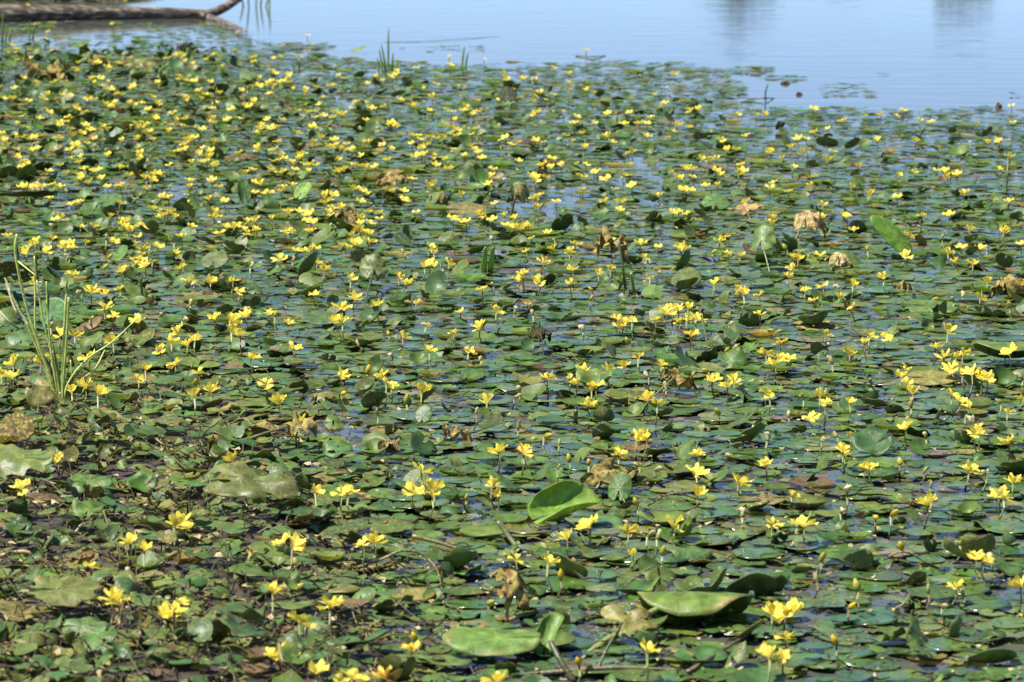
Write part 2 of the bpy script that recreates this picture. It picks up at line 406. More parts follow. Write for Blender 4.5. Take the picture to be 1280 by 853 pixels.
# ------------------------------------------------------------------ leaf blades
LANDMARKS = []      # (px, py, short phrase)
GREENS = [(.080, .156, .036), (.060, .136, .038), (.104, .176, .038), (.068, .152, .046), (.130, .196, .042)]
PALE = (.13, .24, .045); BRIGHT = (.17, .32, .035); YEL = (.30, .27, .06); TAN = (.38, .27, .13); BROWN = (.12, .07, .035); OLIVE = (.10, .11, .03); DARK = (.03, .05, .015)

def blade_grid(L, W, notch=0.25, rings=9, n=40, apex=0.1):
    """lily-type blade in its plane: midrib along +x, stalk joint at the origin; returns xy, uv(r, angle), faces"""
    pts, uv = [(0, 0)], [(0, 0)]
    for i in range(1, rings + 1):
        r = i / rings
        for k in range(n):
            a = -math.pi + notch + (2 * math.pi - 2 * notch) * k / (n - 1)
            f = 1 + apex * math.cos(a) - 0.10 * math.exp(-((abs(a) - math.pi) / .5) ** 2)
            pts.append((r * f * math.cos(a) * L / 2, r * f * math.sin(a) * W / 2)); uv.append((r, a))
    F = []
    for k in range(n - 1):
        F.append((0, 1 + k, 2 + k))
    for i in range(rings - 1):
        for k in range(n - 1):
            b = 1 + i * n + k
            F.append((b, b + n, b + n + 1, b + 1))
    return np.array(pts), np.array(uv), F

def bend(u, w_, k):
    """curl the flat coordinate u (with offset w_ off the surface) to curvature k"""
    if abs(k) < 1e-6: return u, w_
    r = 1 / k - w_
    return r * np.sin(u * k), 1 / k - r * np.cos(u * k)

def make_blade(L, W, heading=0, pitch=0, roll=0, ky=0, kx=0, rim=0, rough=0.0, droop=0, colour=GREENS[0], edge=None, under=None, spots=0.1,
               seed=0, notch=0.25, holes=0, thick=0.0012, rings=9, n=40, apex=0.1, mats=None, ragged=0.0):
    r_ = np.random.default_rng(seed)
    xy, uv, F = blade_grid(L, W, notch, rings, n, apex)
    s = max(L, W)
    if ragged:
        rg = 1 - ragged * np.clip(vnoise(np.cos(uv[:, 1]) * 2.2 + seed, np.sin(uv[:, 1]) * 2.2, 2.2, seed) - .35, 0, 1) * uv[:, 0] ** 3 * 2
        xy = xy * rg[:, None]
    x, y = xy[:, 0].copy(), xy[:, 1].copy()
    nz = (vnoise(x, y, 5 / s, seed) - .5) + .6 * (vnoise(x, y, 11 / s, seed + 1) - .5)
    w0 = rough * s * nz * (0.35 + uv[:, 0])
    w0 += 0.012 * s * np.sin(uv[:, 1] * 3 + seed) * uv[:, 0] ** 2
    w0 += 0.006 * s * np.cos(uv[:, 1] * 9) * uv[:, 0]
    w0 -= rim * s * np.clip((uv[:, 0] - .72) / .28, 0, 1) ** 2
    def place(off):
        wv = w0 + off
        yy, zz = bend(y, wv, ky)
        xx, zz = bend(x, zz, kx)
        if droop:
            rr = np.hypot(xx, yy)
            zz = zz - droop * rr * rr / s
            q = 1 / np.sqrt(1 + (droop * rr / s) ** 2 * 1.2)
            xx, yy = xx * q, yy * q
            g = rough * s * .55
            xx = xx + g * (vnoise(x, y, 8 / s, seed + 20) - .5) * 2 * uv[:, 0]
            yy = yy + g * (vnoise(x, y, 8 / s, seed + 21) - .5) * 2 * uv[:, 0]
            zz = zz + g * (vnoise(x, y, 10 / s, seed + 22) - .5) * 2.4 * uv[:, 0]
        return np.stack([xx, yy, zz], 1)
    top, bot = place(0.0), place(-thick)
    R = (Matrix.Rotation(math.radians(heading), 3, 'Z') @ Matrix.Rotation(-math.radians(pitch), 3, 'Y') @ Matrix.Rotation(math.radians(roll), 3, 'X'))
    R = np.array(R)
    V = np.vstack([top, bot]) @ R.T
    N = len(x)
    c = np.array(colour) * (0.85 + .3 * vnoise(x, y, 6 / s, seed + 5))[:, None]
    vein = np.clip(np.cos(uv[:, 1] * 9) - .7, 0, 1) * 1.6
    c = c * (1 + vein[:, None])
    if edge is not None:
        e = (np.clip((uv[:, 0] - .84 + .3 * (vnoise(x, y, 9 / s, seed + 7) - .5)) / .16, 0, 1) * np.clip(vnoise(np.cos(uv[:, 1]) * 1.5, np.sin(uv[:, 1]) * 1.5, 1.6, seed + 9) * 2.4 - .75, 0, 1))[:, None]
        c = c * (1 - e) + np.array(edge) * e
    un = np.array(under if under is not None else np.array(colour) * np.array([.8, .75, .7]))
    cu = np.repeat(un[None], N, 0) * (0.85 + .3 * vnoise(x, y, 6 / s, seed + 5))[:, None]
    cols = np.hstack([np.vstack([c, cu]), np.full((2 * N, 1), spots)])
    if holes:
        keep = []
        hc = [(xy[i, 0], xy[i, 1], r_.uniform(.03, .08) * s) for i in r_.integers(n, N, holes)]
        for f in F:
            q = xy[list(f)].mean(0)
            if not any(math.hypot(q[0] - a, q[1] - b) < d for a, b, d in hc): keep.append(f)
        F = keep
    faces = list(F) + [tuple(N + i for i in f[::-1]) for f in F]
    mi = [0] * len(F) + [1] * len(F)
    # rim wall
    b0 = 1 + (rings - 1) * n
    for k in range(n - 1):
        faces.append((b0 + k, N + b0 + k, N + b0 + k + 1, b0 + k + 1)); mi.append(0)
    return V, faces, cols, mi, (mats or [M_leaf, M_under])

def stalk_mesh(pts, r0, r1, colour, spots=.15, n=8, steps=6, mat=None):
    p = spline(pts, steps)
    V, F = tube(p, np.linspace(r0, r1, len(p)), n)
    c = np.repeat(np.array([[*colour, spots]]), len(V), 0)
    return mesh('stalk', V, F, mat or M_stem, c)

def lily(short, label, px, py, z, Lp, Wm, colour, heading=0, pitch=0, roll=0, stalk=None, sc=(.10, .13, .035), sr=.004, mid=None, name='water_lily_leaf', cat='lily leaf', **kw):
    """Lp: blade length in photograph pixels at that place; Wm: width/length; stalk: pixel where the stalk meets the water"""
    z += .055 * float(dry(px, py))
    c = G(px, py, z)
    L = Lp / P(c.x, c.y, c.z)[2]
    base = G(*stalk, 0.0) if stalk else Vector((c.x, c.y, 0))
    root = empty(name, base)
    tag(root, label, cat, 'large pond leaves standing out of the leaf mat')
    if abs(heading) < 45: roll += 5
    elif abs(heading) > 135: roll -= 5
    elif heading > 0: pitch += 5
    V, F, cols, mi, mats = make_blade(L, L * Wm, heading, pitch, roll, colour=colour, seed=len(LANDMARKS) + 3, **kw)
    ob = link('blade', mesh('blade', V, F, mats, cols, mi=mi), root)
    ob.location = c - base
    if stalk:
        b = Vector((0, 0, -.03)); e = c - base
        m = (b + e) / 2 + Vector((mid or (0, 0, .01)))
        link('stalk', stalk_mesh([b, m, e], sr, sr * .8, sc), root)
    LANDMARKS.append((px, py, short))
    return root

WM = [M_wilt, M_wilt]
# --- near rows
lily('big arched green leaf', 'big arched glossy green leaf with shaded hollow, held up near the camera', 858, 742, .055, 150, .95, (.14, .24, .04), heading=-6, pitch=3, roll=-31, ky=-13, kx=-1, notch=.04,
     edge=(.32, .25, .09), spots=.2, stalk=(690, 832), sr=.0065, sc=(.2, .27, .06), mid=(0, 0, .012), under=(.06, .12, .02), rough=.04)
lily('broad drooping pale leaf', 'broad pale green leaf with yellowed lower rim beside a narrow folded blade', 624, 797, .045, 130, .55, PALE, heading=176, pitch=0, roll=-12, ky=-9, notch=.06, edge=(.42, .36, .12), spots=.15, under=DARK, rough=.03)
lily('holed yellowing leaf', 'yellowing leaf torn by holes on a thin dark stalk', 778, 778, .075, 92, .6, (.2, .23, .05), heading=-8, pitch=-4, roll=38, ky=4, kx=-9, edge=(.45, .38, .12), spots=.45, holes=7,
     stalk=(733, 850), sr=.003, sc=(.04, .05, .015), rough=.08, ragged=.5)
lily('narrow folded green blade', 'narrow folded green blade pointing up among stems', 686, 797, .04, 66, .6, (.13, .24, .04), heading=62, pitch=40, roll=10, ky=58, rough=.01, spots=.1, notch=.1, under=(.16, .26, .05))
lily('withered hood leaf', 'withered brown and green leaf hanging like a hood on its stalk', 636, 724, .085, 84, .8, (.24, .24, .09), heading=20, roll=25, droop=1.5, rough=0.20, edge=TAN, spots=.75, stalk=(632, 785), sr=.004, sc=(.25, .2, .1), mats=WM, under=(.16, .13, .06), ragged=.7, holes=6)
lily('rolled bright green leaf', 'bright green half rolled leaf with pointed tip', 690, 642, .04, 96, .75, BRIGHT, heading=22, pitch=14, roll=24, ky=28, apex=.35, under=(.3, .42, .06), spots=.12, edge=(.25, .33, .07), notch=.1, stalk=(742, 668), sr=.003)
lily('small upright cupped leaf', 'small upright cupped green leaf behind the rolled leaf', 774, 611, .035, 42, .8, (.09, .18, .04), heading=70, pitch=52, ky=-20, stalk=(788, 640), sr=.002, spots=.1)
lily('crumpled brown-spotted leaf', 'crumpled green leaf blotched brown, lying over the mat', 762, 592, .05, 92, .5, (.12, .15, .05), heading=22, roll=18, droop=0.74, rough=0.21, edge=TAN, spots=.7, mats=WM, stalk=(730, 625), sr=.004, sc=(.2, .16, .08), under=OLIVE, ragged=.5)
lily('wide spotted leaf on a stalk', 'wide sagging green leaf with worn spots on a dark leaning stalk', 300, 598, .09, 150, .52, (.13, .17, .05), heading=-6, roll=22, ky=-5, kx=-4, rough=.13, edge=(.25, .24, .08), spots=.28, holes=4, stalk=(228, 643), sr=.0055, sc=(.06, .05, .025), under=OLIVE, ragged=.3)
lily('flat pale leaf at the edge', 'large flat pale green leaf cut by the picture edge', 22, 573, .05, 120, .62, (.13, .2, .05), heading=176, roll=-20, ky=-3, edge=YEL, spots=.3, rough=.09, ragged=.3, notch=.06, under=DARK)
lily('oblong leaf over mud', 'oblong mid green leaf resting on a bent stem over mud', 110, 602, .05, 58, .8, (.10, .19, .045), heading=0, roll=18, ky=-12, spots=.22, rough=.06, ragged=.25, notch=.1, stalk=(180, 640), sr=.0025, sc=(.22, .19, .1))
lily('speckled olive leaf', 'wide olive leaf speckled with brown pits on dry mat', 72, 736, .055, 108, .62, (.15, .19, .05), heading=4, roll=20, ky=-5, rough=.05, edge=(.2, .17, .06), spots=.25, under=DARK, ragged=.3, stalk=(76, 765), sr=.004, sc=(.2, .22, .1))
lily('curved leaf below the speckled one', 'curved mid green leaf just below the speckled olive leaf', 102, 783, .035, 66, .6, (.08, .16, .04), heading=-12, roll=22, ky=-13, spots=.2, rough=.06, notch=.08, ragged=.2)
lily('dull brown-olive leaf', 'dull brown olive round leaf propped up at the picture edge', 20, 536, .06, 48, 1.0, (.11, .09, .03), heading=90, pitch=35, ky=-5, spots=.4, rough=.05, mats=WM)
lily('dark holed leaf behind reeds', 'dark leaf pierced by small holes behind the tuft of stalks', 12, 342, .09, 66, .9, (.06, .09, .02), heading=-80, pitch=32, ky=-4, spots=.3, holes=5, rough=.05, under=(.05, .07, .015))
lily('upright fan-shaped leaf', 'upright fan shaped green leaf inside the tuft of stalks', 66, 392, .05, 40, 1.0, (.07, .2, .045), heading=70, pitch=58, spots=.05, ky=3, stalk=(70, 420), sr=.002)
lily('pale round upright leaf', 'pale round upright leaf dotted white on a dark leaning stalk', 467, 336, .075, 40, 1.0, (.13, .2, .065), heading=80, pitch=48, roll=12, ky=-15, spots=.3, stalk=(450, 400), sr=.0035, sc=(.05, .08, .025), rough=.08, ragged=.15)
lily('dark oval leaf', 'dark oval shiny leaf with its underside shown', 308, 373, .03, 50, .5, (.04, .075, .02), heading=4, roll=18, ky=-8)
lily('long low leaf', 'long low green leaf lying across the mat', 400, 396, .04, 58, .6, (.08, .15, .05), heading=-14, roll=12, ky=-5, spots=.15)
lily('dark leaf cut by left edge', 'dark blade-like leaf reaching in from the picture edge', 25, 241, .06, 80, .35, (.05, .09, .025), heading=-2, roll=-28, ky=-6, under=(.04, .065, .02))
lily('folded upright leaf', 'folded upright dark green leaf among crowded flowers', 305, 241, .05, 34, .55, (.07, .15, .035), heading=110, pitch=60, ky=25)
lily('bright tilted leaf', 'bright green tilted leaf among crowded flowers', 378, 240, .05, 32, .6, BRIGHT, heading=50, pitch=35, roll=15, ky=18)
lily('broad tilted leaf', 'broad tilted leaf low between the crowded flowers', 134, 252, .045, 40, .6, (.08, .17, .045), heading=28, pitch=16, roll=20, ky=8)
# --- middle and right
lily('upright leaf with a folded flap', 'upright green leaf with speckled folded flap on a thin slanting stalk', 951, 300, .115, 46, .95, (.1, .2, .05), heading=75, pitch=40, roll=-15, ky=-20, spots=.25, edge=(.3, .3, .09), ragged=.2, stalk=(967, 352), sr=.003, sc=(.13, .17, .05), under=(.13, .15, .04), rough=.05)
lily('smooth round leaf', 'smooth round green leaf tilted up beside a dry tan leaf', 895, 253, .035, 38, .95, (.1, .2, .06), heading=90, pitch=22, ky=-6)
lily('dry tan flat leaf', 'dry tan shrivelled flat leaf near yellow flowers', 930, 259, .05, 52, .5, TAN, heading=8, roll=14, rough=.16, spots=.45, mats=WM, under=BROWN, edge=(.3, .2, .09), ragged=.5, stalk=(944, 282), sr=.003, sc=(.12, .1, .05))
lily('tan shrivelled hanging leaf', 'tan shrivelled leaf hanging from a bent stalk', 1010, 266, .10, 58, .75, (.52, .38, .21), heading=-30, roll=12, droop=1.45, rough=0.17, spots=.5, mats=WM, under=BROWN, edge=OLIVE, ragged=.4, stalk=(988, 308), sr=.003, sc=(.11, .14, .06))
lily('tan domed leaf', 'tan domed withered leaf like a small cap', 1049, 318, .05, 46, .8, (.5, .4, .2), heading=0, roll=10, droop=1.5, rough=0.13, spots=.45, mats=WM, under=BROWN, stalk=(1033, 346), sr=.003, sc=(.12, .14, .05))
lily('leaning bright blade', 'leaning bright green spear-shaped blade rising from the mat', 1120, 299, .07, 72, .36, (.16, .30, .04), heading=180, pitch=42, roll=-50, ky=6, notch=.1, spots=.03, apex=.2, under=(.14, .26, .04))
lily('grey curled leaf', 'grey brown withered leaf curled over at the water', 1130, 352, .035, 40, .8, (.24, .2, .12), heading=10, droop=2.48, rough=0.30, spots=.6, mats=WM, under=BROWN, edge=(.2, .2, .07))
lily('smooth apple green leaf', 'smooth apple green leaf lying raised above the mat', 1160, 382, .03, 72, .62, (.12, .2, .055), heading=-8, roll=14, ky=-6, spots=.1)
lily('dark-bellied leaf at right edge', 'large leaf with lit rim and dark belly cut by the edge', 1256, 428, .07, 98, .8, (.12, .2, .045), heading=-6, roll=-22, ky=-10, edge=(.2, .25, .08), under=(.06, .1, .022), spots=.15)
lily('yellowish floating leaf', 'long yellowish olive floating leaf on a straight stem', 1160, 472, .02, 76, .6, (.22, .23, .07), heading=0, roll=8, spots=.35, stalk=(1095, 482), sr=.0025, sc=(.2, .22, .1))
lily('flat olive patch leaf', 'flat yellowed leaf breaking up on the water', 1016, 407, .012, 62, .9, (.21, .21, .06), heading=0, roll=3, spots=.5, ragged=.5, mats=WM)
lily('brown shaggy heap', 'shaggy brown withered leaf heap near the edge', 1262, 350, .06, 56, .9, (.16, .1, .05), heading=20, droop=1.61, rough=0.40, spots=.8, mats=WM, under=BROWN, ragged=.6)
lily('olive leaf by standing stalks', 'olive green round leaf beside two broken standing stalks', 857, 348, .04, 44, .9, (.1, .15, .045), heading=70, pitch=22, spots=.3, ky=-6)
lily('dry heap on stalk top', 'dry pale plant remains draped over a tall broken stalk', 762, 302, .08, 50, .7, (.3, .26, .13), heading=0, droop=1.12, rough=0.40, spots=.6, mats=WM, ragged=.6, under=BROWN)
lily('withered head on tall stalk', 'grey green withered leaf folded down from a tall stalk', 648, 228, .15, 34, .9, (.17, .19, .09), heading=-60, roll=15, droop=2.48, rough=0.15, spots=.4, mats=WM, stalk=(637, 275), sr=.0045, sc=(.1, .12, .05), under=OLIVE)
lily('mottled tan floating leaf', 'mottled tan and green leaf beneath the tall withered stalk', 580, 262, .02, 56, .9, (.17, .19, .08), heading=0, roll=8, spots=.5, edge=TAN)
lily('tan wilted leaf', 'tan wilted leaf crumpled between flower clusters', 486, 220, .045, 44, .8, (.3, .22, .11), heading=0, roll=16, droop=0.93, rough=0.22, spots=.6, mats=WM, ragged=.4, under=BROWN)
lily('small olive hood leaf', 'small olive wilted leaf standing like a hood', 552, 240, .05, 26, 1.0, (.24, .23, .09), heading=0, droop=2.48, rough=0.15, spots=.5, mats=WM, under=BROWN)
lily('brown pile of wilted leaf', 'pale brown shaggy wilted leaf amid yellow flowers', 432, 266, .06, 42, .9, (.24, .21, .09), heading=0, droop=1.36, rough=0.40, spots=.6, mats=WM, ragged=.5, under=BROWN)
lily('greyish round leaf', 'greyish green round leaf standing among buds', 268, 326, .035, 38, .9, (.14, .2, .08), heading=80, pitch=22, spots=.25)
lily('bent withered bud stalk', 'withered drooping leaf head on a bent dark stalk', 874, 384, .08, 22, .6, (.16, .17, .08), heading=90, pitch=-40, droop=1.86, rough=0.15, mats=WM, stalk=(892, 448), sr=.003, sc=(.08, .09, .04), mid=(-.005, 0, .02))
lily('dark curl on hooked stem', 'dark wilted leaf curl on a hooked black stem', 676, 411, .06, 32, .7, (.06, .06, .025), heading=0, droop=1.61, rough=0.38, mats=WM, stalk=(681, 455), sr=.0022, sc=(.02, .02, .012))
lily('dark folded leaf', 'dark folded leaf with shaded hollow side', 612, 528, .035, 40, .62, (.045, .07, .02), heading=-38, pitch=10, roll=32, ky=14)
lily('shrivelled rust leaf', 'shrivelled rust and pale leaf on the mat', 568, 538, .03, 44, .6, (.3, .22, .1), heading=0, droop=1.12, rough=0.33, mats=WM, spots=.7, ragged=.5)
lily('shrivelled pale leaf', 'shrivelled pale pinkish leaf beside dark hollows', 484, 552, .03, 34, .6, (.34, .25, .15), heading=0, droop=1.24, rough=0.40, mats=WM, spots=.5, ragged=.5)
lily('burnt-edge leaf', 'yellow green leaf with burnt brown edge on a short stalk', 370, 530, .06, 52, .8, (.17, .2, .06), heading=0, roll=20, droop=0.74, rough=0.22, spots=.65, edge=(.35, .18, .08), stalk=(370, 562), sr=.003, mats=WM, ragged=.5)
lily('long straw-coloured leaf', 'long straw and rust withered leaf leaning on a slanted stem', 845, 470, .05, 54, .4, (.27, .2, .1), heading=-38, roll=16, droop=0.50, rough=0.30, mats=WM, spots=.7, stalk=(776, 530), sr=.0028, sc=(.15, .18, .07), ragged=.4)
lily('dark far upright leaf', 'small dark upright leaf near the far edge of the mat', 634, 119, .06, 22, 1.1, (.03, .045, .015), heading=90, pitch=50)
lily('bright clump by the log', 'bright green curled leaf in front of the fallen log', 98, 54, .07, 28, .8, (.1, .18, .02), heading=20, pitch=15, ky=-10)
lily('pale far leaf', 'pale yellow green leaf at the far water edge', 446, 61, .03, 22, .8, (.22, .3, .05), heading=10, pitch=18, ky=-8)
lily('wavy tan heap at left', 'wavy tan and green leaf heap near the picture edge', 52, 88, .06, 60, .7, (.26, .24, .09), heading=0, droop=0.87, rough=0.40, mats=WM, spots=.6, ragged=.5)
lily('curled leaf below the log', 'curled olive and tan leaf standing below the fallen log', 125, 72, .07, 28, .8, (.2, .18, .07), heading=0, droop=1.55, rough=0.40, mats=WM, spots=.6)
lily('broad leaf by flower crowd', 'broad bright leaf with tan fringe behind the flower crowd', 170, 80, .05, 46, .7, (.14, .2, .06), heading=0, roll=14, rough=.2, spots=.4, edge=TAN)
lily('twin green leaf', 'wide glossy green leaf split by its notch', 596, 468, .02, 42, .7, (.06, .14, .045), heading=140, roll=-6, pitch=8)
lily('glossy upright heart leaf', 'glossy upright heart shaped leaf beside crumpled dark hollows', 529, 519, .035, 28, .8, (.05, .12, .03), heading=75, pitch=45, ky=-6)

# ------------------------------------------------------------------ standing stalks, rolled leaves, reeds, the tuft at the left
def standing(name, short, label, cat, pts, r0, r1, colour, group='broken stalks standing out of the water', n=9):
    """pts: (px, py, height) control points"""
    base = G(pts[0][0], pts[0][1], 0)
    y = base.y
    W = []
    for (px, py, z) in pts:
        W.append(G(px, py, z) - base)
    me = stalk_mesh(W, r0, r1, colour, n=n)
    o = link(name, me); o.location = base
    tag(o, label, cat, group)
    LANDMARKS.append((pts[-1][0], pts[-1][1], short))
    return o

standing('leaf_stalk', 'tall broken stalk', 'tall broken green stalk standing beside a shorter split one', 'stalk', [(784, 377, -.02), (780, 345, .07), (773, 300, .18)], .005, .0042, (.09, .12, .035))
standing('leaf_stalk', 'short split stalk', 'short pale green split stalk beside the tall broken one', 'stalk', [(795, 377, -.02), (789, 342, .085)], .005, .0045, (.2, .27, .09))
standing('leaf_stalk', 'short stub at right', 'short grey stub of a stalk rising from flat leaves', 'stalk', [(1088, 494, -.02), (1088, 474, .045)], .0048, .0045, (.16, .13, .08))
standing('leaf_stalk', 'leaning olive stub', 'short leaning olive stub near yellow flowers on the water', 'stalk', [(1167, 532, -.01), (1176, 512, .045)], .0055, .0045, (.1, .1, .04))
standing('leaf_stalk', 'stub below the flower cluster', 'short dark green stub below a cluster of yellow flowers', 'stalk', [(719, 538, -.02), (720, 514, .05)], .006, .005, (.05, .07, .02))
standing('leaf_stalk', 'blunt leaning stub', 'blunt dark stalk end leaning up beside near yellow flowers', 'stalk', [(650, 690, .005), (637, 672, .03), (622, 652, .06)], .0058, .0048, (.12, .14, .05))
standing('leaf_stalk', 'dark near stalk', 'dark green stalk leaning beneath the narrow folded blade', 'stalk', [(718, 853, .0), (700, 825, .035), (688, 802, .06)], .0055, .005, (.05, .06, .02))
standing('flower_stalk', 'tall flower stalk at right', 'tall pale stalk carrying a lone yellow flower above the mat', 'stalk', [(1258, 243, -.01), (1259, 220, .07), (1260, 199, .13)], .0035, .003, (.12, .16, .05))
standing('leaf_stalk', 'green stub', 'short green stalk end poking out among crowded buds', 'stalk', [(180, 385, -.01), (177, 362, .05), (176, 348, .09)], .004, .004, (.05, .11, .03))
standing('dead_twig', 'bent black twig', 'bent black twig standing in open water past the mat', 'twig', [(957, 126, -.01), (957, 116, .04), (960, 105, .085)], .004, .003, (.02, .02, .015), 'dead twigs')
# a pair of rolled young leaves
root = empty('rolled_leaf', G(606, 348, 0))
tag(root, 'pair of rolled young leaves standing like green tubes', 'rolled leaf')
for (a, b) in (((604, 349), (607, 309)), ((612, 349), (616, 309))):
    p0 = G(*a, -.01) - root.location; p1 = G(b[0], b[1], .105) - root.location
    V, F = tube([p0, (p0 + p1) / 2, p0.lerp(p1, .93), p1], [.0085, .0095, .007, .003], 10)
    link('roll', mesh('roll', V, F, M_leaf, np.repeat(np.array([[.18, .34, .06, .03]]), len(V), 0)), root)
LANDMARKS.append((607, 328, 'pair of rolled leaves'))

def blade_strip(pts, wid, colour, fold=.3):
    """grass-like blade with a keel"""
    p = spline(pts, 5)
    V, F = [], []
    for i, q in enumerate(p):
        t = i / (len(p) - 1)
        wv = wid * (1 - t ** 2.5) * .5 + .0004
        tang = (p[min(i + 1, len(p) - 1)] - p[max(i - 1, 0)]).normalized()
        side = tang.cross(Vector((0, 1, 0.15))).normalized()
        nor = side.cross(tang)
        V += [q - side * wv, q + nor * wv * fold, q + side * wv, q - nor * wv * .1]
    for i in range(len(p) - 1):
        for k in range(4):
            F.append((i * 4 + k, i * 4 + (k + 1) % 4, i * 4 + 4 + (k + 1) % 4, i * 4 + 4 + k))
    return mesh('blade', V, F, M_leaf, np.repeat(np.array([[*colour, .1]]), len(V), 0))

# the tuft of stalks at the left
tb = G(76, 512, 0)
root = empty('stalk_tuft', tb)
tag(root, 'tuft of pale green leaf stalks fanning out from one base', 'water plant')
LANDMARKS.append((76, 470, 'tuft of pale stalks'))
def tp(px, py, back=0.0):
    """pixel on the upright plane through the tuft, pushed back a little"""
    y = tb.y + back
    dy, dz = FPX * CP + (426.5 - py) * SP, -FPX * SP + (426.5 - py) * CP
    t = y / dy
    return Vector(((px - 640) * t, y, H + dz * t)) - tb
SC = (.46, .54, .12)
for pts, r0, r1 in [
    ([(75, 510), (66, 455), (60, 400), (58, 352)], .0035, .002),
    ([(73, 511), (52, 450), (30, 400), (10, 360)], .0035, .002),
    ([(78, 511), (96, 480), (118, 462), (131, 438)], .003, .002),
    ([(74, 510), (62, 470), (35, 390), (20, 322), (21, 293)], .0062, .003),
    ([(76, 510), (70, 465), (54, 400), (46, 350)], .0048, .0025),
    ([(77, 510), (78, 460), (80, 420), (82, 380), (84, 362)], .0045, .003),
    ([(78, 510), (80, 470), (84, 415), (86, 372)], .004, .003),
    ([(79, 511), (85, 480), (108, 450), (140, 428), (172, 398)], .0042, .0022),
    ([(80, 512), (84, 492), (90, 478), (88, 450)], .0035, .002),
    ([(74, 511), (60, 460), (45, 420), (44, 350), (43, 320)], .004, .002),
    ([(20, 325), (30, 333), (45, 345)], .003, .002),
    ([(103, 492), (112, 472), (127, 452)], .003, .002)]:
    bk = random.uniform(-.03, .03)
    r0, r1 = r0 * .8, r1 * .95
    link('stalk', stalk_mesh([tp(a, b, bk * i) for i, (a, b) in enumerate(pts)], r0, r1, SC, spots=.05, mat=M_stem), root)
for k in range(9):
    a = random.uniform(-1, 1); hh = random.uniform(25, 95)
    q = [tp(76 + a * 4, 510), tp(76 + a * (8 + hh * .12), 510 - hh * .5), tp(76 + a * (14 + hh * .35) + random.uniform(-6, 6), 510 - hh + abs(a) * 12)]
    link('young_leaf', blade_strip(q, random.uniform(.004, .009), random.choice([(.26, .36, .08), (.3, .26, .1), (.2, .32, .07), (.16, .11, .06)])), root)
link('stalk_base', stalk_mesh([tp(77, 524), tp(76, 508), tp(76, 490)], .014, .006, (.2, .17, .11)), root)
for pts, wd in [([tp(21, 325), tp(19, 305), tp(20, 292)], .012), ([tp(46, 352), tp(45, 335), tp(44, 317)], .010), ([tp(84, 368), tp(83, 358), tp(85, 350)], .006),
                ([tp(58, 395, .05), tp(60, 375, .05), tp(58, 355, .05)], .008)]:
    link('young_leaf', blade_strip(pts, wd, (.17, .26, .06)), root)
for pts in ([(5, 345), (20, 380), (40, 415)], [(-4, 385), (15, 405), (38, 420)], [(8, 355), (18, 385), (30, 405)]):
    b = G(*pts[-1], 0)
    o = link('dead_stalk', stalk_mesh([G(a, c, z) - b for (a, c), z in zip(pts, (.09, .05, .0))], .003, .003, (.3, .27, .17)))
    o.location = b
    tag(o, {5: 'grey dry stem leaning left behind the tuft of pale stalks', -4: 'green stem bent low, leaving the picture beside the tuft', 8: 'pale dry stem nearest to the dark holed leaf'}[pts[0][0]], 'stem', 'dead stems')

# reed clump near the far edge
def reeds(px, py, blades, label, short, h=.22):
    b = G(px, py, 0)
    root = empty('reed_clump', b)
    tag(root, label, 'reeds', 'reeds at the far edge')
    for dx, hh, lean in blades:
        p0 = Vector((dx * .01, random.uniform(-.03, .03), -.02)); p1 = Vector((dx * .01 + lean * .5, 0, hh * .6)); p2 = Vector((dx * .01 + lean, 0, hh))
        link('reed_blade', blade_strip([p0, p1, p2], .012, (.19, .31, .06)), root)
    LANDMARKS.append((px, py, short))
reeds(485, 92, [(0, .26, .005), (-1, .17, -.03), (-3, .14, -.02), (2, .12, .01), (-5, .09, -.01), (4, .08, .02)], 'clump of thin green reeds at the far water edge', 'reed clump')
reeds(320, 8, [(0, .2, .02), (-5, .22, -.03), (3, .16, .03), (7, .14, .05), (-9, .12, -.04), (10, .2, .0)], 'green and straw reeds in blue water past the log', 'reeds past the log')
reeds(577, 83, [(0, .12, .02), (2, .08, .02)], 'two short pale green reed blades near open water', 'short reed blades')
reeds(2, 58, [(0, .25, .02), (-3, .3, -.02), (2, .15, .02), (4, .12, .03)], 'pale reeds cut by the picture edge before the log', 'pale reeds at the edge')
reeds(140, 12, [(0, .3, .01), (-3, .16, -.05), (3, .2, .06)], 'tall straw green reeds standing behind the log', 'reeds behind the log')
reeds(36, 48, [(0, .12, .01), (2, .1, .03)], 'short bright reed shoots in front of the thick log end', 'short shoots')
reeds(232, 72, [(0, .06, .02), (3, .05, .04)], 'tiny dark reed stubs near a black lump', 'reed stubs')

# ------------------------------------------------------------------ the fallen log
def log_tube(pts, radii, n=18, seed=0, amp=.12):
    V, F = tube(pts, radii, n)
    V = [Vector(v) for v in V]
    out = []
    for i, v in enumerate(V):
        c = pts[i // n]
        q = mnoise.noise(v * 4 + Vector((seed, 0, 0))) * amp + mnoise.noise(v * 14) * amp * .4
        out.append(c + (v - c) * (1 + q))
    return out, F
lb = G(120, 27, 0)
root = empty('fallen_log', lb)
tag(root, 'weathered brown fallen log lying across the mat with raised branch', 'log')
def lp(px, py, z): return G(px, py, z) - lb
pts = spline([lp(-90, 18, .05), lp(0, 17, .055), lp(100, 17, .045), lp(200, 17, .035), lp(265, 18, .025)], 8)
V, F = log_tube(pts, list(np.linspace(.075, .032, len(pts))), seed=3)
link('trunk', mesh('trunk', V, F, M_bark), root)
pts = spline([lp(254, 21, .02), lp(272, 14, .05), lp(290, 4, .10), lp(312, -12, .18)], 6)
V, F = log_tube(pts, list(np.linspace(.034, .026, len(pts))), 12, 5)
link('branch', mesh('branch', V, F, M_bark), root)
pts = spline([lp(250, 18, .02), lp(285, 31, .0), lp(318, 47, -.02)], 6)
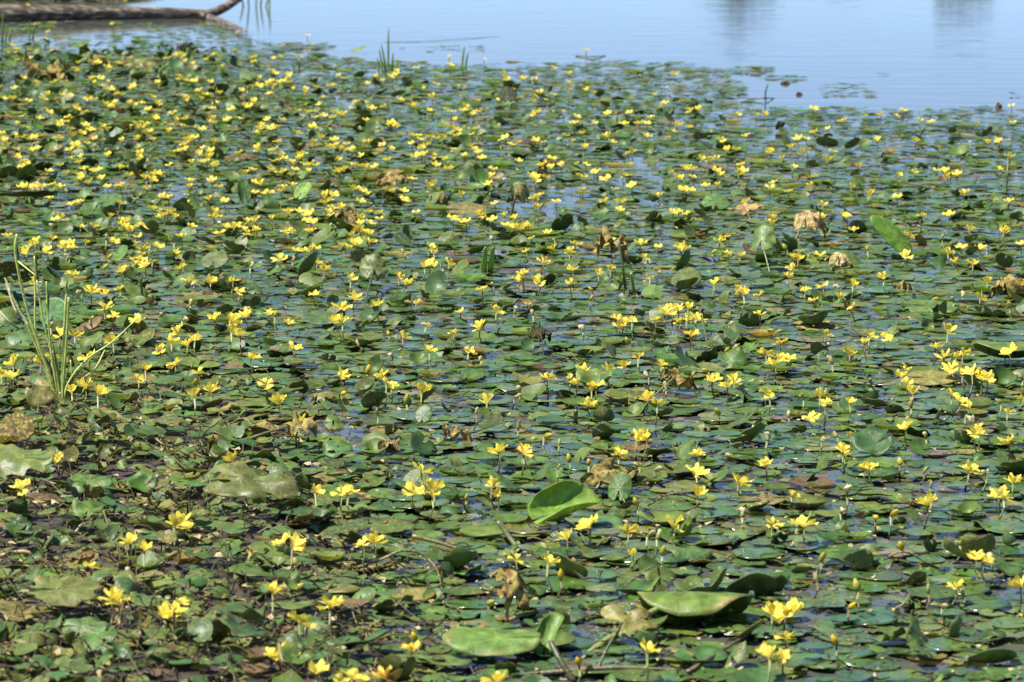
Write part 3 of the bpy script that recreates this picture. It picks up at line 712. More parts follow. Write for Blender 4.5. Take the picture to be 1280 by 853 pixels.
V, F = log_tube(pts, list(np.linspace(.03, .014, len(pts))), 12, 7)
link('branch', mesh('branch', V, F, M_bark), root)
LANDMARKS.append((130, 22, 'fallen log'))

def lump(px, py, wpx, hpx, label, short, colour, seed):
    """sodden clod of dead plant"""
    c = G(px, py, 0); s = P(c.x, c.y, 0)[2]
    bm = bmesh.new(); bmesh.ops.create_icosphere(bm, subdivisions=3, radius=1)
    for v in bm.verts:
        q = 1 + .5 * mnoise.noise(v.co * 1.7 + Vector((seed, 0, 0))) + .3 * mnoise.noise(v.co * 4.5 + Vector((0, seed, 0)))
        v.co = Vector((v.co.x * wpx / s / 2 * q, v.co.y * wpx / s / 2.6 * q, v.co.z * hpx / s * .7 * q))
    me = bpy.data.meshes.new('clod'); bm.to_mesh(me); bm.free()
    me.materials.append(M_debris)
    a = me.color_attributes.new('col', 'FLOAT_COLOR', 'POINT')
    a.data.foreach_set('color', np.repeat(np.array([[*colour, .25]], np.float32), len(me.vertices), 0).ravel())
    o = link('dead_plant_clod', me); o.location = c
    tag(o, label, 'clod', 'sodden clods on the mat')
    LANDMARKS.append((px, py, short))
lump(232, 63, 24, 11, 'black sodden clod near the fallen log', 'black clod', (.015, .014, .014), 1)
lump(660, 181, 40, 9, 'grey brown sodden clod among flowers', 'grey brown clod', (.05, .04, .035), 2)
lump(640, 153, 60, 4, 'long low black clod on the far mat', 'long black clod', (.018, .016, .015), 3)
lump(1248, 135, 8, 8, 'small rusty clod at the water edge', 'small rusty clod', (.12, .05, .02), 4)
lump(999, 119, 8, 5, 'tiny dark clod drifting past the mat', 'drifting clod', (.05, .03, .02), 5)
lump(300, 203, 44, 14, 'brownish domed clod among crowded flowers', 'brown domed clod', (.1, .08, .04), 6)
lump(982, 105, 10, 5, 'small brown clod on a drifting strand', 'strand clod', (.06, .04, .02), 7)

# ------------------------------------------------------------------ bent dead stems
STEMS = [  # (points px,py,z), radius, colour, label
    ([(170, 521, .03), (200, 553, .02), (235, 572, .01)], .0032, (.22, .2, .1), 'straight olive stem lying across mud right of the stalk tuft'),
    ([(122, 608, .05), (150, 630, .03), (205, 645, .01)], .0035, (.24, .19, .12), 'bent brown stem under the oblong leaf over mud'),
    ([(515, 670, .05), (560, 682, .03), (598, 695, .01)], .0042, (.2, .2, .09), 'thick straight olive stem left of the blunt leaning stub'),
    ([(427, 715, .0), (470, 702, .04), (510, 688, .06), (545, 710, .03), (557, 770, .0)], .0026, (.09, .085, .05), 'long grey looping stem left of the withered hood leaf'),
    ([(810, 632, .02), (840, 617, .055), (880, 626, .03)], .0022, (.05, .045, .035), 'dark arching stem right of the small upright cupped leaf'),
    ([(770, 740, .01), (810, 712, .04), (830, 705, .03)], .002, (.07, .06, .04), 'thin dark stem behind the big arched green leaf'),
    ([(735, 690, .0), (765, 672, .045), (790, 690, .02)], .0022, (.05, .05, .03), 'dark bowed stem among near yellow flowers'),
    ([(150, 418, .02), (100, 420, .03), (172, 396, .05)], .002, (.2, .24, .1), 'thin green stem crossing behind the tuft'),
    ([(95, 665, .02), (105, 655, .03), (135, 652, .01)], .003, (.35, .28, .18), 'pale curved stem lying on mud below the oblong leaf'),
    ([(0, 695, .02), (30, 690, .03), (55, 700, .01)], .005, (.4, .28, .18), 'tan withered stem at the picture edge above the speckled leaf'),
    ([(60, 672, .02), (90, 682, .02), (112, 690, .0)], .003, (.22, .18, .12), 'grey stem across the dark mud hollow'),
    ([(0, 800, .02), (110, 795, .03), (240, 785, .02)], .003, (.3, .27, .17), 'long straw stem lying along the bottom corner'),
    ([(860, 840, .02), (900, 815, .02), (940, 790, .01)], .004, (.06, .05, .035), 'dark stem lying below the big arched green leaf'),
    ([(640, 845, .01), (760, 835, .02), (850, 838, .01)], .004, (.16, .13, .11), 'long grey stem along the bottom edge'),
    ([(1105, 700, .02), (1130, 690, .04), (1160, 705, .01)], .002, (.05, .045, .035), 'dark bent stem among flat leaves in the near right'),
    ([(1120, 760, .03), (1129, 755, .04), (1138, 742, .02)], .002, (.3, .27, .2), 'short pale stem among flat leaves in the near right'),
    ([(300, 553, .03), (330, 542, .05), (372, 530, .05)], .0035, (.2, .2, .1), 'olive stem slanting up to the burnt-edge leaf'),
    ([(1066, 478, .02), (1095, 480, .03), (1125, 470, .02)], .0022, (.22, .22, .12), 'straight pale stem left of the yellowish floating leaf'),
    ([(700, 455, .01), (710, 449, .03), (722, 455, .01)], .002, (.03, .03, .03), 'small black stem loop on the water near middle flowers'),
    ([(590, 185, .02), (640, 179, .02), (700, 182, .01)], .003, (.04, .03, .025), 'low black stem along the grey brown clod'),
    ([(720, 70, .004), (740, 71, .008), (757, 70, .002)], .004, (.03, .03, .02), 'thin dark driftwood strip in open water'),
    ([(935, 124, .005), (955, 123, .015), (968, 123, .0)], .004, (.03, .03, .02), 'flat dark twig lying at the foot of the bent black twig'),
    ([(480, 53, .002), (540, 51, .004), (625, 46, .0)], .0015, (.12, .14, .06), 'long thin strand drifting on blue water beyond the reed clump'),
]
for pts, r, c, lab in STEMS:
    b = G(pts[0][0], pts[0][1], 0)
    q = []
    for (a, d, z) in pts:
        wv = G(a, d, z); mz = float(mudz(wv.x, wv.y)) if dry(a, d) > .3 else 0
        q.append(G(a, d, z + max(mz, 0)) - b)
    o = link('dead_stalk', stalk_mesh(q, r, r * .7, c, spots=.4, mat=M_stem)); o.location = b
    tag(o, lab, 'stem', 'dead stems')

# ------------------------------------------------------------------ the mat of floating leaves
XE = np.array([-200, 180, 280, 330, 420, 470, 560, 640, 700, 760, 860, 905, 940, 1010, 1100, 1500])
YE = np.array([28, 28, 34, 52, 58, 66, 68, 82, 90, 84, 90, 104, 132, 136, 138, 139])
def edge_y(px): return np.interp(px, XE, YE)

S = 0.0455
xs, ys = np.meshgrid(np.arange(-5.4, 5.4, S), np.arange(5.2, 28.4, S))
x = (xs + rng.uniform(-.5, .5, xs.shape) * S * 1.25).ravel(); y = (ys + rng.uniform(-.5, .5, xs.shape) * S * 1.25).ravel()
px, py, sc = P(x, y, 0.0)
m = (px > -260) & (px < 1540) & (py < 1010)
x, y, px, py, sc = [a[m] for a in (x, y, px, py, sc)]
ey = edge_y(px)
soft = 40 * (vnoise(x, y, 1.3, 2) - .42) * np.where(px > 940, .25, 1)
gap = vnoise(x * 1.0, y * .55, 2.1, 6)
dr = dry(px, py)
keep = (py > ey + soft)
keep &= ~((gap < .13) & (dr < .4) & (rng.random(len(x)) < .6))            # small pools
thin = np.clip((ey + 130 - py) / 140, 0, 1)
wet = (1 - dr) * sig((px - 330 + (py - 426) * .1) / 110)
keep &= rng.random(len(x)) > thin * .48 + wet * .20
scum = (py < 66) & (px < 340)
keep &= ~(scum & (rng.random(len(x)) < .62))
keep |= (y > 25.3) & (bar_z(x, y) > .0) & (rng.random(len(x)) < .55)
# a few drifting strands beyond the edge
strand = (np.abs(py - 90 + (px - 850) * .01) < 3) & (px > 850) & (px < 968)
strand |= (np.abs(py - 108) < 1.2) & (px > 1020) & (px < 1085) | (np.abs(py - 118) < 1.5) & (px > 1030) & (px < 1090) | (np.abs(py - 98) < 1.2) & (px > 950) & (px < 1005)
strand |= (np.abs(py - 93) < .8) & (px > 1093) & (px < 1115) | (np.abs(py - 61) < 1) & (px > 500) & (px < 620) & (rng.random(len(px)) < .5) | (np.abs(py - 119) < 1) & (px > 1262)
keep |= strand & (rng.random(len(x)) < .8)
x, y, px, py, sc, dr, strand = [a[keep] for a in (x, y, px, py, sc, dr, strand)]
nL = len(x)
far = np.clip((330 - py) / 250, 0, 1)
upleft = sig((300 - px) / 90) * sig((330 - py) / 60)
R = np.clip(rng.lognormal(math.log(.0285), .36, nL), .012, .056) * (1 - .27 * dr)
R[strand] *= .8
R *= np.where(rng.random(nL) < .5, 1.0, 1.12)
mz = np.maximum(np.maximum(mudz(x, y), np.where(y > 25.3, bar_z(x, y), 0)), 0)
u = rng.random(nL)
p_up = .11 + .24 * dr + .10 * upleft - .02 * far * (1 - upleft)
tilted = (u < p_up) & ~strand & (py > edge_y(px) + 30)
tilt = np.where(tilted, np.radians(14 + 52 * rng.beta(1.3, 2.2, nL)), np.radians(np.abs(rng.normal(0, 1.7, nL)) + dr * np.abs(rng.normal(0, 9, nL))))
R = np.where(tilted, R * .78, R)
tdir = rng.uniform(0, 2 * math.pi, nL)
z0 = mz + .003 + rng.random(nL) * .011 + dr * rng.random(nL) * .03 + np.where(tilted, np.sin(tilt) * R * rng.uniform(.5, 1.0, nL), np.sin(tilt) * R * .5)
head = rng.uniform(0, 2 * math.pi, nL)
er = rng.normal(.01, .035, nL) + np.where(rng.random(nL) < .13, rng.uniform(.05, .25, nL), 0) + dr * rng.normal(-.05, .14, nL)
wv = np.abs(rng.normal(0, .034, nL)) + dr * .05 + tilted * np.abs(rng.normal(.08, .08, nL))
er = np.where(tilted, er + rng.normal(0, .22, nL), er)
ph = rng.uniform(0, 6.28, nL)
base = np.array(GREENS)[rng.integers(0, 5, nL)] * rng.uniform(.75, 1.3, (nL, 1))
v = rng.random(nL)
py_y = .07 + .06 * dr + .05 * upleft
yl = v < py_y * .6
base[yl] = (np.array([.20, .22, .06]) * rng.uniform(.7, 1.2, (nL, 1)))[yl]
bl = (v > 1 - py_y * np.where(tilted, .15, .36))
base[bl] = (np.array([.17, .11, .055]) * rng.uniform(.5, 1.4, (nL, 1)))[bl]
br = (v > .5) & (v < .55 + .05 * upleft)
base[br] = (np.array([.09, .20, .035]) * rng.uniform(.8, 1.2, (nL, 1)))[br]
spots = np.clip(rng.normal(.08, .14, nL) + yl * .3 + dr * .15, 0, .8)

def leaf_arrays(i, nseg=13, rings=(.55, 1.0), under=None):
    """vertices/triangles/colours of the chosen leaves; under: boolean per chosen leaf for a lower skin"""
    i = np.asarray(i)
    notch = .22
    a = -math.pi + notch + (2 * math.pi - 2 * notch) * np.arange(nseg) / (nseg - 1)
    tr, ta = [0.0], [0.0]
    for r in rings:
        tr += [r] * nseg; ta += list(a)
    tr, ta = np.array(tr), np.array(ta)
    f = 1 + .05 * np.cos(ta) - .12 * np.exp(-((np.abs(ta) - math.pi) / .45) ** 2)
    K = len(tr)
    wob = 1 + .06 * np.sin(ta[None] * 2 + ph[i][:, None]) + .05 * np.sin(ta[None] * 3 - 2 * ph[i][:, None])
    asp = (0.86 + .28 * np.modf(ph[i] * 7.13)[0])[:, None]
    rr = tr[None] * R[i][:, None] * f[None] * wob
    lx, ly = rr * np.cos(ta)[None] - .15 * R[i][:, None], rr * np.sin(ta)[None] * asp
    lz = R[i][:, None] * (er[i][:, None] * tr[None] ** 2 * 1.4 + wv[i][:, None] * np.sin(2 * ta[None] + ph[i][:, None]) * tr[None] ** 2
                          + wv[i][:, None] * .7 * np.sin(5 * ta[None] - ph[i][:, None]) * tr[None] ** 3)
    ch, sh = np.cos(head[i])[:, None], np.sin(head[i])[:, None]
    gx, gy = lx * ch - ly * sh, lx * sh + ly * ch
    # tilt about a horizontal axis
    ax, ay = np.cos(tdir[i])[:, None], np.sin(tdir[i])[:, None]
    along, across = gx * ax + gy * ay, -gx * ay + gy * ax
    ct, st = np.cos(tilt[i])[:, None], np.sin(tilt[i])[:, None]
    ac2, z2 = across * ct - lz * st, across * st + lz * ct
    X = np.stack([along * ax - ac2 * ay, along * ay + ac2 * ax, z2], -1)
    nrm = np.stack([st[:, 0] * ay[:, 0], -st[:, 0] * ax[:, 0], ct[:, 0]], -1)   # leaf normal
    T = []
    for k in range(nseg - 1): T.append((0, 1 + k, 2 + k))
    for q in range(len(rings) - 1):
        for k in range(nseg - 1):
            b = 1 + q * nseg + k
            T += [(b, b + nseg, b + nseg + 1), (b, b + nseg + 1, b + 1)]
    T = np.array(T)
    vein = 1 + .25 * (tr == 0)
    c = base[i][:, None, :] * (vein[None, :, None]) * (1 + .12 * np.sin(ta * 4)[None, :, None] * (tr[None, :, None] > .6))
    edge = np.clip(spots[i] * 1.2 - .1, 0, .7)[:, None, None] * (tr[None, :, None] > .9)
    c = c * (1 - edge) + np.array([.26, .2, .07]) * edge
    C = np.concatenate([c, np.repeat(spots[i][:, None, None], K, 1)], -1)
    return X, nrm, T, C

def pack(i, name, label, cat):
    X, nrm, T, C = leaf_arrays(i)
    n, K, _ = X.shape
    W = X + np.stack([x[i], y[i], z0[i]], -1)[:, None, :]
    VV = [W.reshape(-1, 3)]; TT = [(T[None] + (np.arange(n) * K)[:, None, None]).reshape(-1, 3)]; CC = [C.reshape(-1, 4)]
    matte = tilted[i] | (dr[i] > .25) | (tilt[i] > .10) | (er[i] > .08) | (wv[i] > .09)
    mi = [np.repeat(np.where(matte, 2, 0), len(T))]
    t = np.where(tilted[i])[0]
    if len(t):
        off = n * K
        VV.append((W[t] - nrm[t][:, None, :] * .0012).reshape(-1, 3))
        TT.append((T[None, :, ::-1] + (np.arange(len(t)) * K)[:, None, None] + off).reshape(-1, 3))
        cu = C[t].copy(); cu[..., :3] = cu[..., :3] * .55 + np.array([.045, .045, .018])
        CC.append(cu.reshape(-1, 4)); mi.append(np.ones(len(TT[1]), int))
    o = link(name, bigmesh(name, np.vstack(VV), np.vstack(TT), [M_float, M_under, M_leaf], np.vstack(CC), np.concatenate(mi)))
    return tag(o, label, cat, kind='stuff')

lpx, lpy, lsc = P(x, y, z0)
inside = (lpx > 12) & (lpx < 1268) & (lpy > 0) & (lpy < 842) & ~strand
shown = (R * lsc) ** 2 * np.where(tilted, .8, .35) * inside
# a leaf buried under a higher neighbour shows little
order = np.argsort(-shown)
cand = order[:1400]
covered = np.zeros(nL)
for i in cand:
    d = np.hypot(x[cand] - x[i], y[cand] - y[i])
    covered[i] = np.sum((d < .8 * R[cand]) & (z0[cand] > z0[i] + .002))
rank = shown[cand] * np.where(covered[cand] > 0, .25, 1)
IND = cand[np.argsort(-rank)[:300]]
rest = np.setdiff1d(np.arange(nL), IND)
pack(rest, 'floating_leaf_mat', 'dense mat of small round green floating leaves covering the water', 'floating leaves')

for a in ((968, 790, 'near trio of yellow flowers'), (1221, 692, 'drooping yellow flower pair'), (1080, 580, 'split-petalled yellow flower'), (1160, 627, 'lopsided large yellow flower'),
          (1258, 608, 'flower pair at right edge'), (868, 616, 'low flat yellow flower'), (1195, 731, 'single flat yellow flower'), (985, 652, 'two-stemmed yellow flower'), (1002, 425, 'dark-leaved flower cluster')):
    LANDMARKS.append(a)

# ------------------------------------------------------------------ labels that single one thing out
ORD = ['', 'second ', 'third ', 'fourth ', 'fifth ', 'sixth ', 'seventh ', 'eighth ', 'ninth ', 'tenth ', 'eleventh ', 'twelfth ', 'thirteenth ', 'fourteenth ', 'fifteenth ',
       'sixteenth ', 'seventeenth ', 'eighteenth ', 'nineteenth ', 'twentieth ', 'twenty-first ', 'twenty-second ', 'twenty-third ', 'twenty-fourth ', 'twenty-fifth ', 'twenty-sixth ', 'twenty-seventh ', 'twenty-eighth ', 'twenty-ninth ', 'thirtieth '] + ['thirty-%s ' % a for a in ('first', 'second', 'third', 'fourth', 'fifth', 'sixth', 'seventh', 'eighth', 'ninth')] + ['fortieth ']
SIDE = {'l': 'left of', 'r': 'right of', 'f': 'in front of', 'b': 'behind'}
LMX = np.array([(a, b) for a, b, _ in LANDMARKS])
def side_of(dx, dy):
    return np.where(np.abs(dx) > np.abs(dy) * 1.6, np.where(dx < 0, 'l', 'r'), np.where(dy > 0, 'f', 'b'))
class Ranker:
    """place of each thing of one kind among its likes, counted from the nearest landmark"""
    def __init__(self, pts):
        self.p = np.array(pts)
        self.cache = {}
        self.used = set()
    def cell(self, l):
        if l not in self.cache:
            d = self.p - LMX[l]
            s = side_of(d[:, 0], d[:, 1]); r = np.hypot(d[:, 0], d[:, 1] * 1.6)
            rk = np.zeros(len(d), int)
            for k in 'lrfb':
                q = np.where(s == k)[0]
                rk[q[np.argsort(r[q], kind='stable')]] = np.arange(len(q))
            self.cache[l] = (s, rk)
        return self.cache[l]
    def name(self, i, what):
        d = np.hypot(*(LMX - self.p[i]).T * np.array([[1], [1.6]]))
        best = None
        for l in np.argsort(d)[:14]:
            s, rk = self.cell(l)
            cost = rk[i] + .02 * d[l]
            if best is None or cost < best[0]: best = (cost, l, s[i], rk[i])
        _, l, s, r = best
        return f"{what}, {ORD[min(r, 39)]}nearest {SIDE[str(s)]} the {LANDMARKS[l][2]}"

# the individual floating leaves
LR = Ranker(np.stack([lpx[IND], lpy[IND]], 1))
Xi, nrmi, Ti, Ci = leaf_arrays(IND, 23, (.35, .7, 1.0))
K = Xi.shape[1]
NS = 23
for q, i in enumerate(IND):
    top, bot = Xi[q], Xi[q] - nrmi[q] * .0014
    cu = Ci[q].copy(); cu[:, :3] = cu[:, :3] * .55 + np.array([.045, .045, .018])
    rimf = []
    b0 = 1 + 2 * NS
    for k in range(NS - 1):
        rimf += [(b0 + k, K + b0 + k, K + b0 + k + 1), (b0 + k, K + b0 + k + 1, b0 + k + 1)]
    T = np.vstack([Ti, Ti[:, ::-1] + K, np.array(rimf)])
    mi = np.concatenate([np.zeros(len(Ti), int), np.ones(len(Ti), int), np.zeros(len(rimf), int)])
    o = link('floating_leaf', bigmesh('floating_leaf', np.vstack([top, bot]), T, [M_leaf if tilted[i] or dr[i] > .25 or tilt[i] > .10 or er[i] > .08 or wv[i] > .09 else M_float, M_under], np.vstack([Ci[q], cu]), mi))
    o.location = (x[i], y[i], z0[i])
    what = 'brown withered round leaf' if bl[i] else 'yellowing round leaf' if yl[i] else 'upright round green leaf' if tilt[i] > .7 else 'tilted round green leaf' if tilted[i] else 'flat round green leaf'
    tag(o, LR.name(q, what), 'floating leaf', 'round floating leaves nearest the camera')

# ------------------------------------------------------------------ flowers
def petal_mesh(seed, openness):
    """one broad fringed petal; local x outward, z up, joint at the origin"""
    r = random.Random(seed)
    L_ = .0225
    nu, nv = 7, 7
    V, F, C = [], [], []
    for i in range(nu):
        t = i / (nu - 1)
        # profile: a short funnel, then flaring out
        ang = math.radians(70 * (1 - t) ** 1.2 * 1.0 + openness * t)
        if i == 0: px_, pz_ = 0.0012, 0.0
        else:
            px_ += math.cos(ang) * L_ / (nu - 1); pz_ += math.sin(ang) * L_ / (nu - 1)
        wd = .0026 + .0205 * math.sin(min(t * 1.15, 1) * math.pi * .56) ** 1.5
        if t > .85: wd *= .94
        for j in range(nv):
            s = (j / (nv - 1) - .5)
            fr = 0
            if i == nu - 1: fr = r.uniform(-.0022, .0016) - abs(s) * .005 - .0035 * math.exp(-(s / .12) ** 2)
            wing = .0060 * math.cos(s * math.pi * 2) * t - .002 * t
            ruff = .0016 * math.sin(s * 15 + seed) * t * t
            V.append((px_ + fr * math.cos(ang), s * wd, pz_ - wing * .55 + ruff + fr * math.sin(ang)))
            k = .82 + .3 * t
            orange = max(0, .5 - t)
            C.append((.88 * min(k, 1.05), (.77 - .16 * orange) * min(k, 1.05), .13, .0))
    for i in range(nu - 1):
        for j in range(nv - 1):
            b = i * nv + j
            F.append((b, b + 1, b + nv + 1, b + nv))
    return V, F, C
PET = []
for s, op in ((1, 2), (2, 14), (3, 30), (4, -14), (5, 48)):
    V, F, C = petal_mesh(s, op)
    me = mesh('petal', V, F, M_petal, C)
    V2 = np.array(V); C2 = np.array(C) * np.array([1.0, .85, 1, 1])
    meo = mesh('petal', V, F, M_petal, C2)
    PET.append((me, np.array(V), np.array([t for f in F for t in ((f[0], f[1], f[2]), (f[0], f[2], f[3]))]), np.array(C), meo))
def unit_stem(colour, bow, name='stem'):
    V, F = tube([(.006 * bow, .002, -.15), (.003 * bow, .001, .25), (-.001 * bow, -.001, .6), (0, 0, 1.0)], [.0024, .0022, .0019, .0026], 6)
    return mesh(name, V, F, M_stem, np.repeat(np.array([[*colour, .1]]), len(V), 0))
STEM = [unit_stem((.13, .19, .05), .6), unit_stem((.2, .24, .08), 2.0), unit_stem((.12, .08, .04), -1.6)]

er_ = random.Random(9)
core = [p for p in FLOWERS if 60 < p[1] < 330]
for i in range(420):                      # the smallest blooms of the crowded drifts
    a, b = er_.choice(core)
    if er_.random() < .2 + .3 * (a < 620) + .5 * (a < 360): FLOWERS.append((a + er_.gauss(0, 13), b + er_.gauss(0, 5)))
FLOWERS.sort(key=lambda p: -p[1])
fr = random.Random(5)
FLW = []
for (fx, fy) in FLOWERS:
    hgt = fr.uniform(.028, .062)
    if fy < 330: hgt = fr.uniform(.02, .05)
    hgt += .045 * float(dry(fx, fy))
    s = min(1.35, fr.lognormvariate(math.log(1.04 if fy > 330 else .95), .17))
    FLW.append((fx, fy, hgt, s))
FR = Ranker([(a, b) for a, b, _, _ in FLW])
NIND = 300
HEADTOP = .008
for q, (fx, fy, hgt, s) in enumerate(FLW[:NIND]):
    c = G(fx, fy, hgt + HEADTOP)
    root = empty('yellow_flower', (c.x, c.y, 0), fr.uniform(0, 6.28))
    k = fr.choices(range(5), (3, 4, 3, 1.5, 2))[0]
    orange = fr.random() < .025
    n = 5
    tiltm = Matrix.Translation((0, 0, hgt)) @ Matrix.Rotation(fr.uniform(-.5, .5), 4, 'X') @ Matrix.Rotation(fr.uniform(-.5, .5), 4, 'Y')
    drop = fr.random() < .2
    for a in range(n):
        if drop and a == 0: continue
        o = link('petal', PET[k][4 if orange else 0], root)
        o.matrix_local = tiltm @ Matrix.Rotation(a * 2 * math.pi / 5 + fr.gauss(0, .16), 4, 'Z') @ Matrix.Rotation(fr.gauss(0, .25), 4, 'Y') @ Matrix.Rotation(fr.gauss(0, .22), 4, 'X') @ Matrix.Scale(s * fr.uniform(.8, 1.1), 4)
    st = link('stem', STEM[fr.randrange(3)], root)
    st.scale = (1, 1, hgt)
    what = 'orange-tinted yellow flower' if orange else ['open yellow flower', 'funnel-shaped yellow flower', 'half-open yellow flower', 'flat open yellow flower', 'half-closed yellow flower'][k]
    tag(root, FR.name(q, what), 'flower', 'yellow fringed flowers on the leaf mat')
VV, TT, CC, off = [], [], [], 0
sv = np.array([v.co[:] for v in STEM[0].vertices]); STEM[0].calc_loop_triangles(); stt = np.array([t.vertices[:] for t in STEM[0].loop_triangles])
VS, TS, CS, offs = [], [], [], 0
for q, (fx, fy, hgt, s) in enumerate(FLW[NIND:]):
    c = G(fx, fy, hgt + HEADTOP)
    _, V, T, C, _ = PET[fr.choices(range(5), (3, 4, 3, 1.5, 2))[0]]
    tm = Matrix.Translation((c.x, c.y, hgt)) @ Matrix.Rotation(fr.uniform(-.4, .4), 4, 'X') @ Matrix.Rotation(fr.uniform(-.4, .4), 4, 'Y')
    rz = fr.uniform(0, 6.28)
    for a in range(5):
        M4 = np.array(tm @ Matrix.Rotation(rz + a * 2 * math.pi / 5, 4, 'Z') @ Matrix.Scale(s, 4))
        VV.append(V @ M4[:3, :3].T + M4[:3, 3]); TT.append(T + off); CC.append(C * (1 if fr.random() < .95 else .8)); off += len(V)
    VS.append(sv * np.array([1, 1, hgt]) + np.array([c.x, c.y, 0])); TS.append(stt + offs); offs += len(sv)
root = empty('far_flower_field', (0, 11, 0))
tag(root, 'field of many small far yellow flowers over the mat', 'flowers', kind='stuff')
o = link('petals', bigmesh('petals', np.vstack(VV) - np.array([0, 11, 0]), np.vstack(TT), M_petal, np.vstack(CC)), root); o['kind'] = 'stuff'
VS = np.vstack(VS) - np.array([0, 11, 0])
o = link('stems', bigmesh('stems', VS, np.vstack(TS), M_stem, np.repeat(np.array([[.13, .19, .05, .1]]), len(VS), 0)), root); o['kind'] = 'stuff'

# buds and spent blossoms
def bud_mesh(name, cols, prof, jag=0.05, lean=0.0):
    n = 8
    V, F, C = [], [], []
    for i, (z, r) in enumerate(prof):
        for k in range(n):
            a = 2 * math.pi * k / n
            rr = r * (1 + .13 * math.cos(a * 2.5 + i) + (jag * random.uniform(-1, 1)))
            V.append((rr * math.cos(a) + lean * z * z * 30, rr * math.sin(a), z * (1 + jag * .4 * random.uniform(-1, 1)))); t = i / (len(prof) - 1)
            C.append((*(np.array(cols[0]) * (1 - t) + np.array(cols[1]) * t), .05))
    for i in range(len(prof) - 1):
        for k in range(n):
            F.append((i * n + k, i * n + (k + 1) % n, (i + 1) * n + (k + 1) % n, (i + 1) * n + k))
    F.append(tuple(range(n))[::-1]); F.append(tuple((len(prof) - 1) * n + k for k in range(n)))
    return mesh(name, V, F, M_petal, C)
PB = [(0, .002), (.004, .0052), (.010, .0062), (.016, .0045), (.021, .0012)]
BUDY = [bud_mesh('bud', [(.2, .26, .05), c], PB, j, l) for c, j, l in (((.85, .62, .04), .06, 0), ((.8, .66, .1), .15, .5), ((.6, .6, .1), .08, -.4))]
BUDW = [bud_mesh('bud', [(.24, .3, .1), c], p, j, l) for c, p, j, l in (
    ((.72, .66, .38), [(0, .0018), (.005, .0038), (.010, .0046), (.014, .0050), (.018, .0022)], .25, .3),
    ((.62, .48, .25), [(0, .0018), (.005, .0032), (.009, .0062), (.013, .0045), (.019, .0050), (.022, .002)], .45, .9),
    ((.8, .74, .5), [(0, .002), (.004, .005), (.008, .0040), (.014, .0075), (.018, .0070), (.019, .003)], .5, -.7),
    ((.5, .5, .2), [(0, .0015), (.006, .0034), (.012, .0036), (.018, .0012)], .15, .4))]
BT, BW = crops(BUDS_T), crops(BUDS_W)
for i in range(45):                       # small pale buds in the crowded upper half
    fx, fy, _, _ = FLW[fr.randrange(150, len(FLW))]
    BW.append((min(1270, max(8, fx + fr.gauss(0, 22))), fy + fr.gauss(6, 8)))
BUDS = [(a, b, 0) for a, b in BT] + [(a, b, 1) for a, b in BW]
BR = Ranker([(a, b) for a, b, _ in BUDS])
for q, (bx, by, t) in enumerate(BUDS):
    hgt = fr.uniform(.02, .05)
    c = G(bx, by, hgt + .01)
    root = empty('flower_bud', (c.x, c.y, 0), fr.uniform(0, 6))
    o = link('bud', fr.choice((BUDY, BUDW)[t]), root)
    s = fr.uniform(.8, 1.25)
    o.matrix_local = Matrix.Translation((0, 0, hgt)) @ Matrix.Rotation(fr.gauss(0, .5), 4, 'X') @ Matrix.Rotation(fr.gauss(0, .5), 4, 'Y') @ Matrix.Scale(s, 4)
    st = link('stem', STEM[fr.randrange(3)], root); st.scale = (1, 1, hgt)
    tag(root, BR.name(q, ('closed yellow bud', 'cream-white spent bud')[t]), 'bud', 'buds on thin stems')

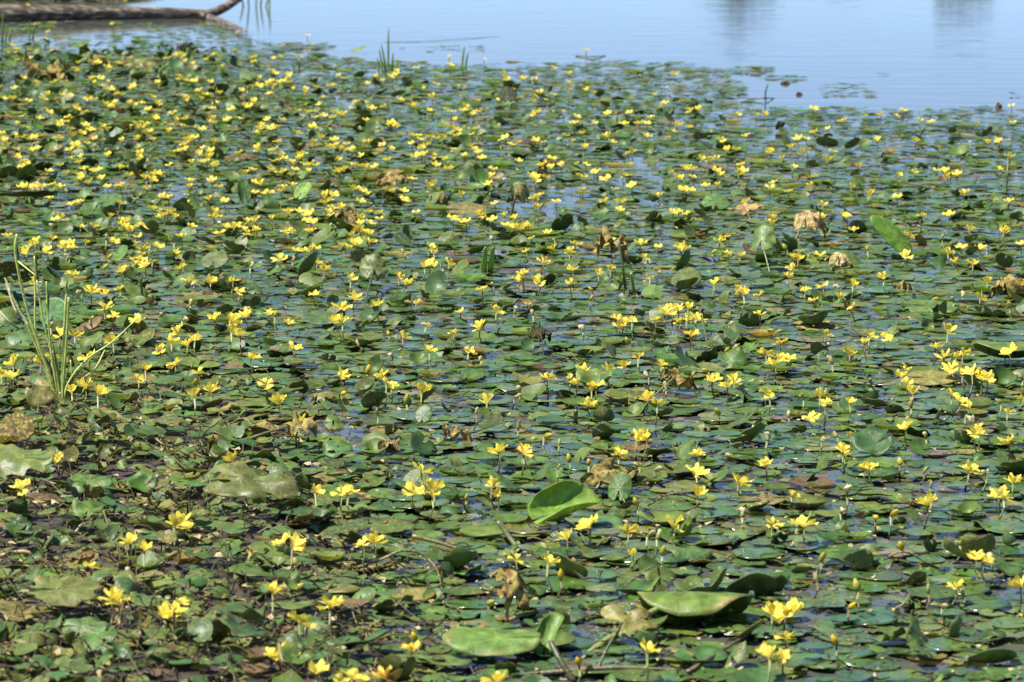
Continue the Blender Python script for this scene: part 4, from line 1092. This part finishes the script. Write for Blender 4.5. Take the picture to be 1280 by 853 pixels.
# ------------------------------------------------------------------ litter: fibres on the mud, crumbs on the mat
def litter():
    V, T, C = [], [], []
    r = np.random.default_rng(21)
    off = 0
    pts = []
    while len(pts) < 1700:
        a, b = r.uniform(-60, 1340), r.uniform(150, 900)
        d = float(dry(a, b))
        if r.random() < .10 + d * .55: pts.append((a, b, d))
    for a, b, d in pts:
        g = G(a, b, 0)
        zb = max(float(mudz(g.x, g.y)), 0) + r.uniform(.006, .022 + .03 * d)
        l = r.uniform(.015, .06 + .05 * d); h = r.uniform(0, 6.28); cv = r.uniform(-.5, .5)
        ps = []
        for k in range(5):
            t = k / 4 - .5
            ps.append(Vector((g.x + math.cos(h + cv * t) * l * t, g.y + math.sin(h + cv * t) * l * t, zb + .012 * math.sin(k * 1.3 + h) * (.3 + d))))
        rad = r.uniform(.0006, .0019)
        v, f = tube(ps, [rad] * 5, 4, cap=False)
        V += v
        for q in f: T += [(q[0] + off, q[1] + off, q[2] + off), (q[0] + off, q[2] + off, q[3] + off)]
        off += len(v)
        c = [(.05, .04, .03), (.11, .09, .06), (.2, .16, .10), (.09, .1, .04), (.02, .018, .015)][r.integers(0, 5)]
        C += [(*c, .2)] * len(v)
    o = link('dead_fibre_litter', bigmesh('dead_fibre_litter', np.array([tuple(v) for v in V]), np.array(T), M_debris, np.array(C)))
    tag(o, 'tangled brown dead stems and fibres between the leaves', 'plant litter', kind='stuff')
    n = 6000
    a = r.uniform(-100, 1380, n); b = r.uniform(60, 900, n) ** 1.0
    pos = np.array([G(p, q, 0)[:] for p, q in zip(a, b)])
    ok = b > edge_y(a) + 8
    pos = pos[ok]; n = len(pos)
    d = dry(a[ok], b[ok])
    pos[:, 2] = np.maximum(mudz(pos[:, 0], pos[:, 1]), 0) + r.uniform(.006, .022, n) + d * r.uniform(0, .025, n)
    s = r.uniform(.003, .010, n) * (1 + d * .6)
    k = 6
    ang = np.arange(k) / k * 2 * math.pi
    rad = s[:, None] * r.uniform(.5, 1.2, (n, k))
    X = np.stack([rad * np.cos(ang), rad * np.sin(ang) * .6, r.normal(0, .25, (n, k)) * s[:, None]], -1)
    hh = r.uniform(0, 6.28, n)
    X = np.stack([X[..., 0] * np.cos(hh)[:, None] - X[..., 1] * np.sin(hh)[:, None], X[..., 0] * np.sin(hh)[:, None] + X[..., 1] * np.cos(hh)[:, None], X[..., 2]], -1) + pos[:, None]
    TT = (np.array([(0, i, i + 1) for i in range(1, k - 1)])[None] + (np.arange(n) * k)[:, None, None]).reshape(-1, 3)
    pal = np.array([(.2, .13, .07), (.08, .05, .03), (.3, .26, .1), (.12, .16, .05), (.4, .34, .2), (.03, .025, .02)])
    cc = np.repeat(np.hstack([pal[r.integers(0, 6, n)], np.full((n, 1), .1)]), k, 0)
    o = link('leaf_crumbs', bigmesh('leaf_crumbs', X.reshape(-1, 3), TT, M_debris, cc))
    tag(o, 'brown and yellow crumbs of dead leaf strewn over the mat', 'plant litter', kind='stuff')
litter()
print('leaves', nL, 'flowers', len(FLW), 'buds', len(BUDS), 'landmarks', len(LANDMARKS))
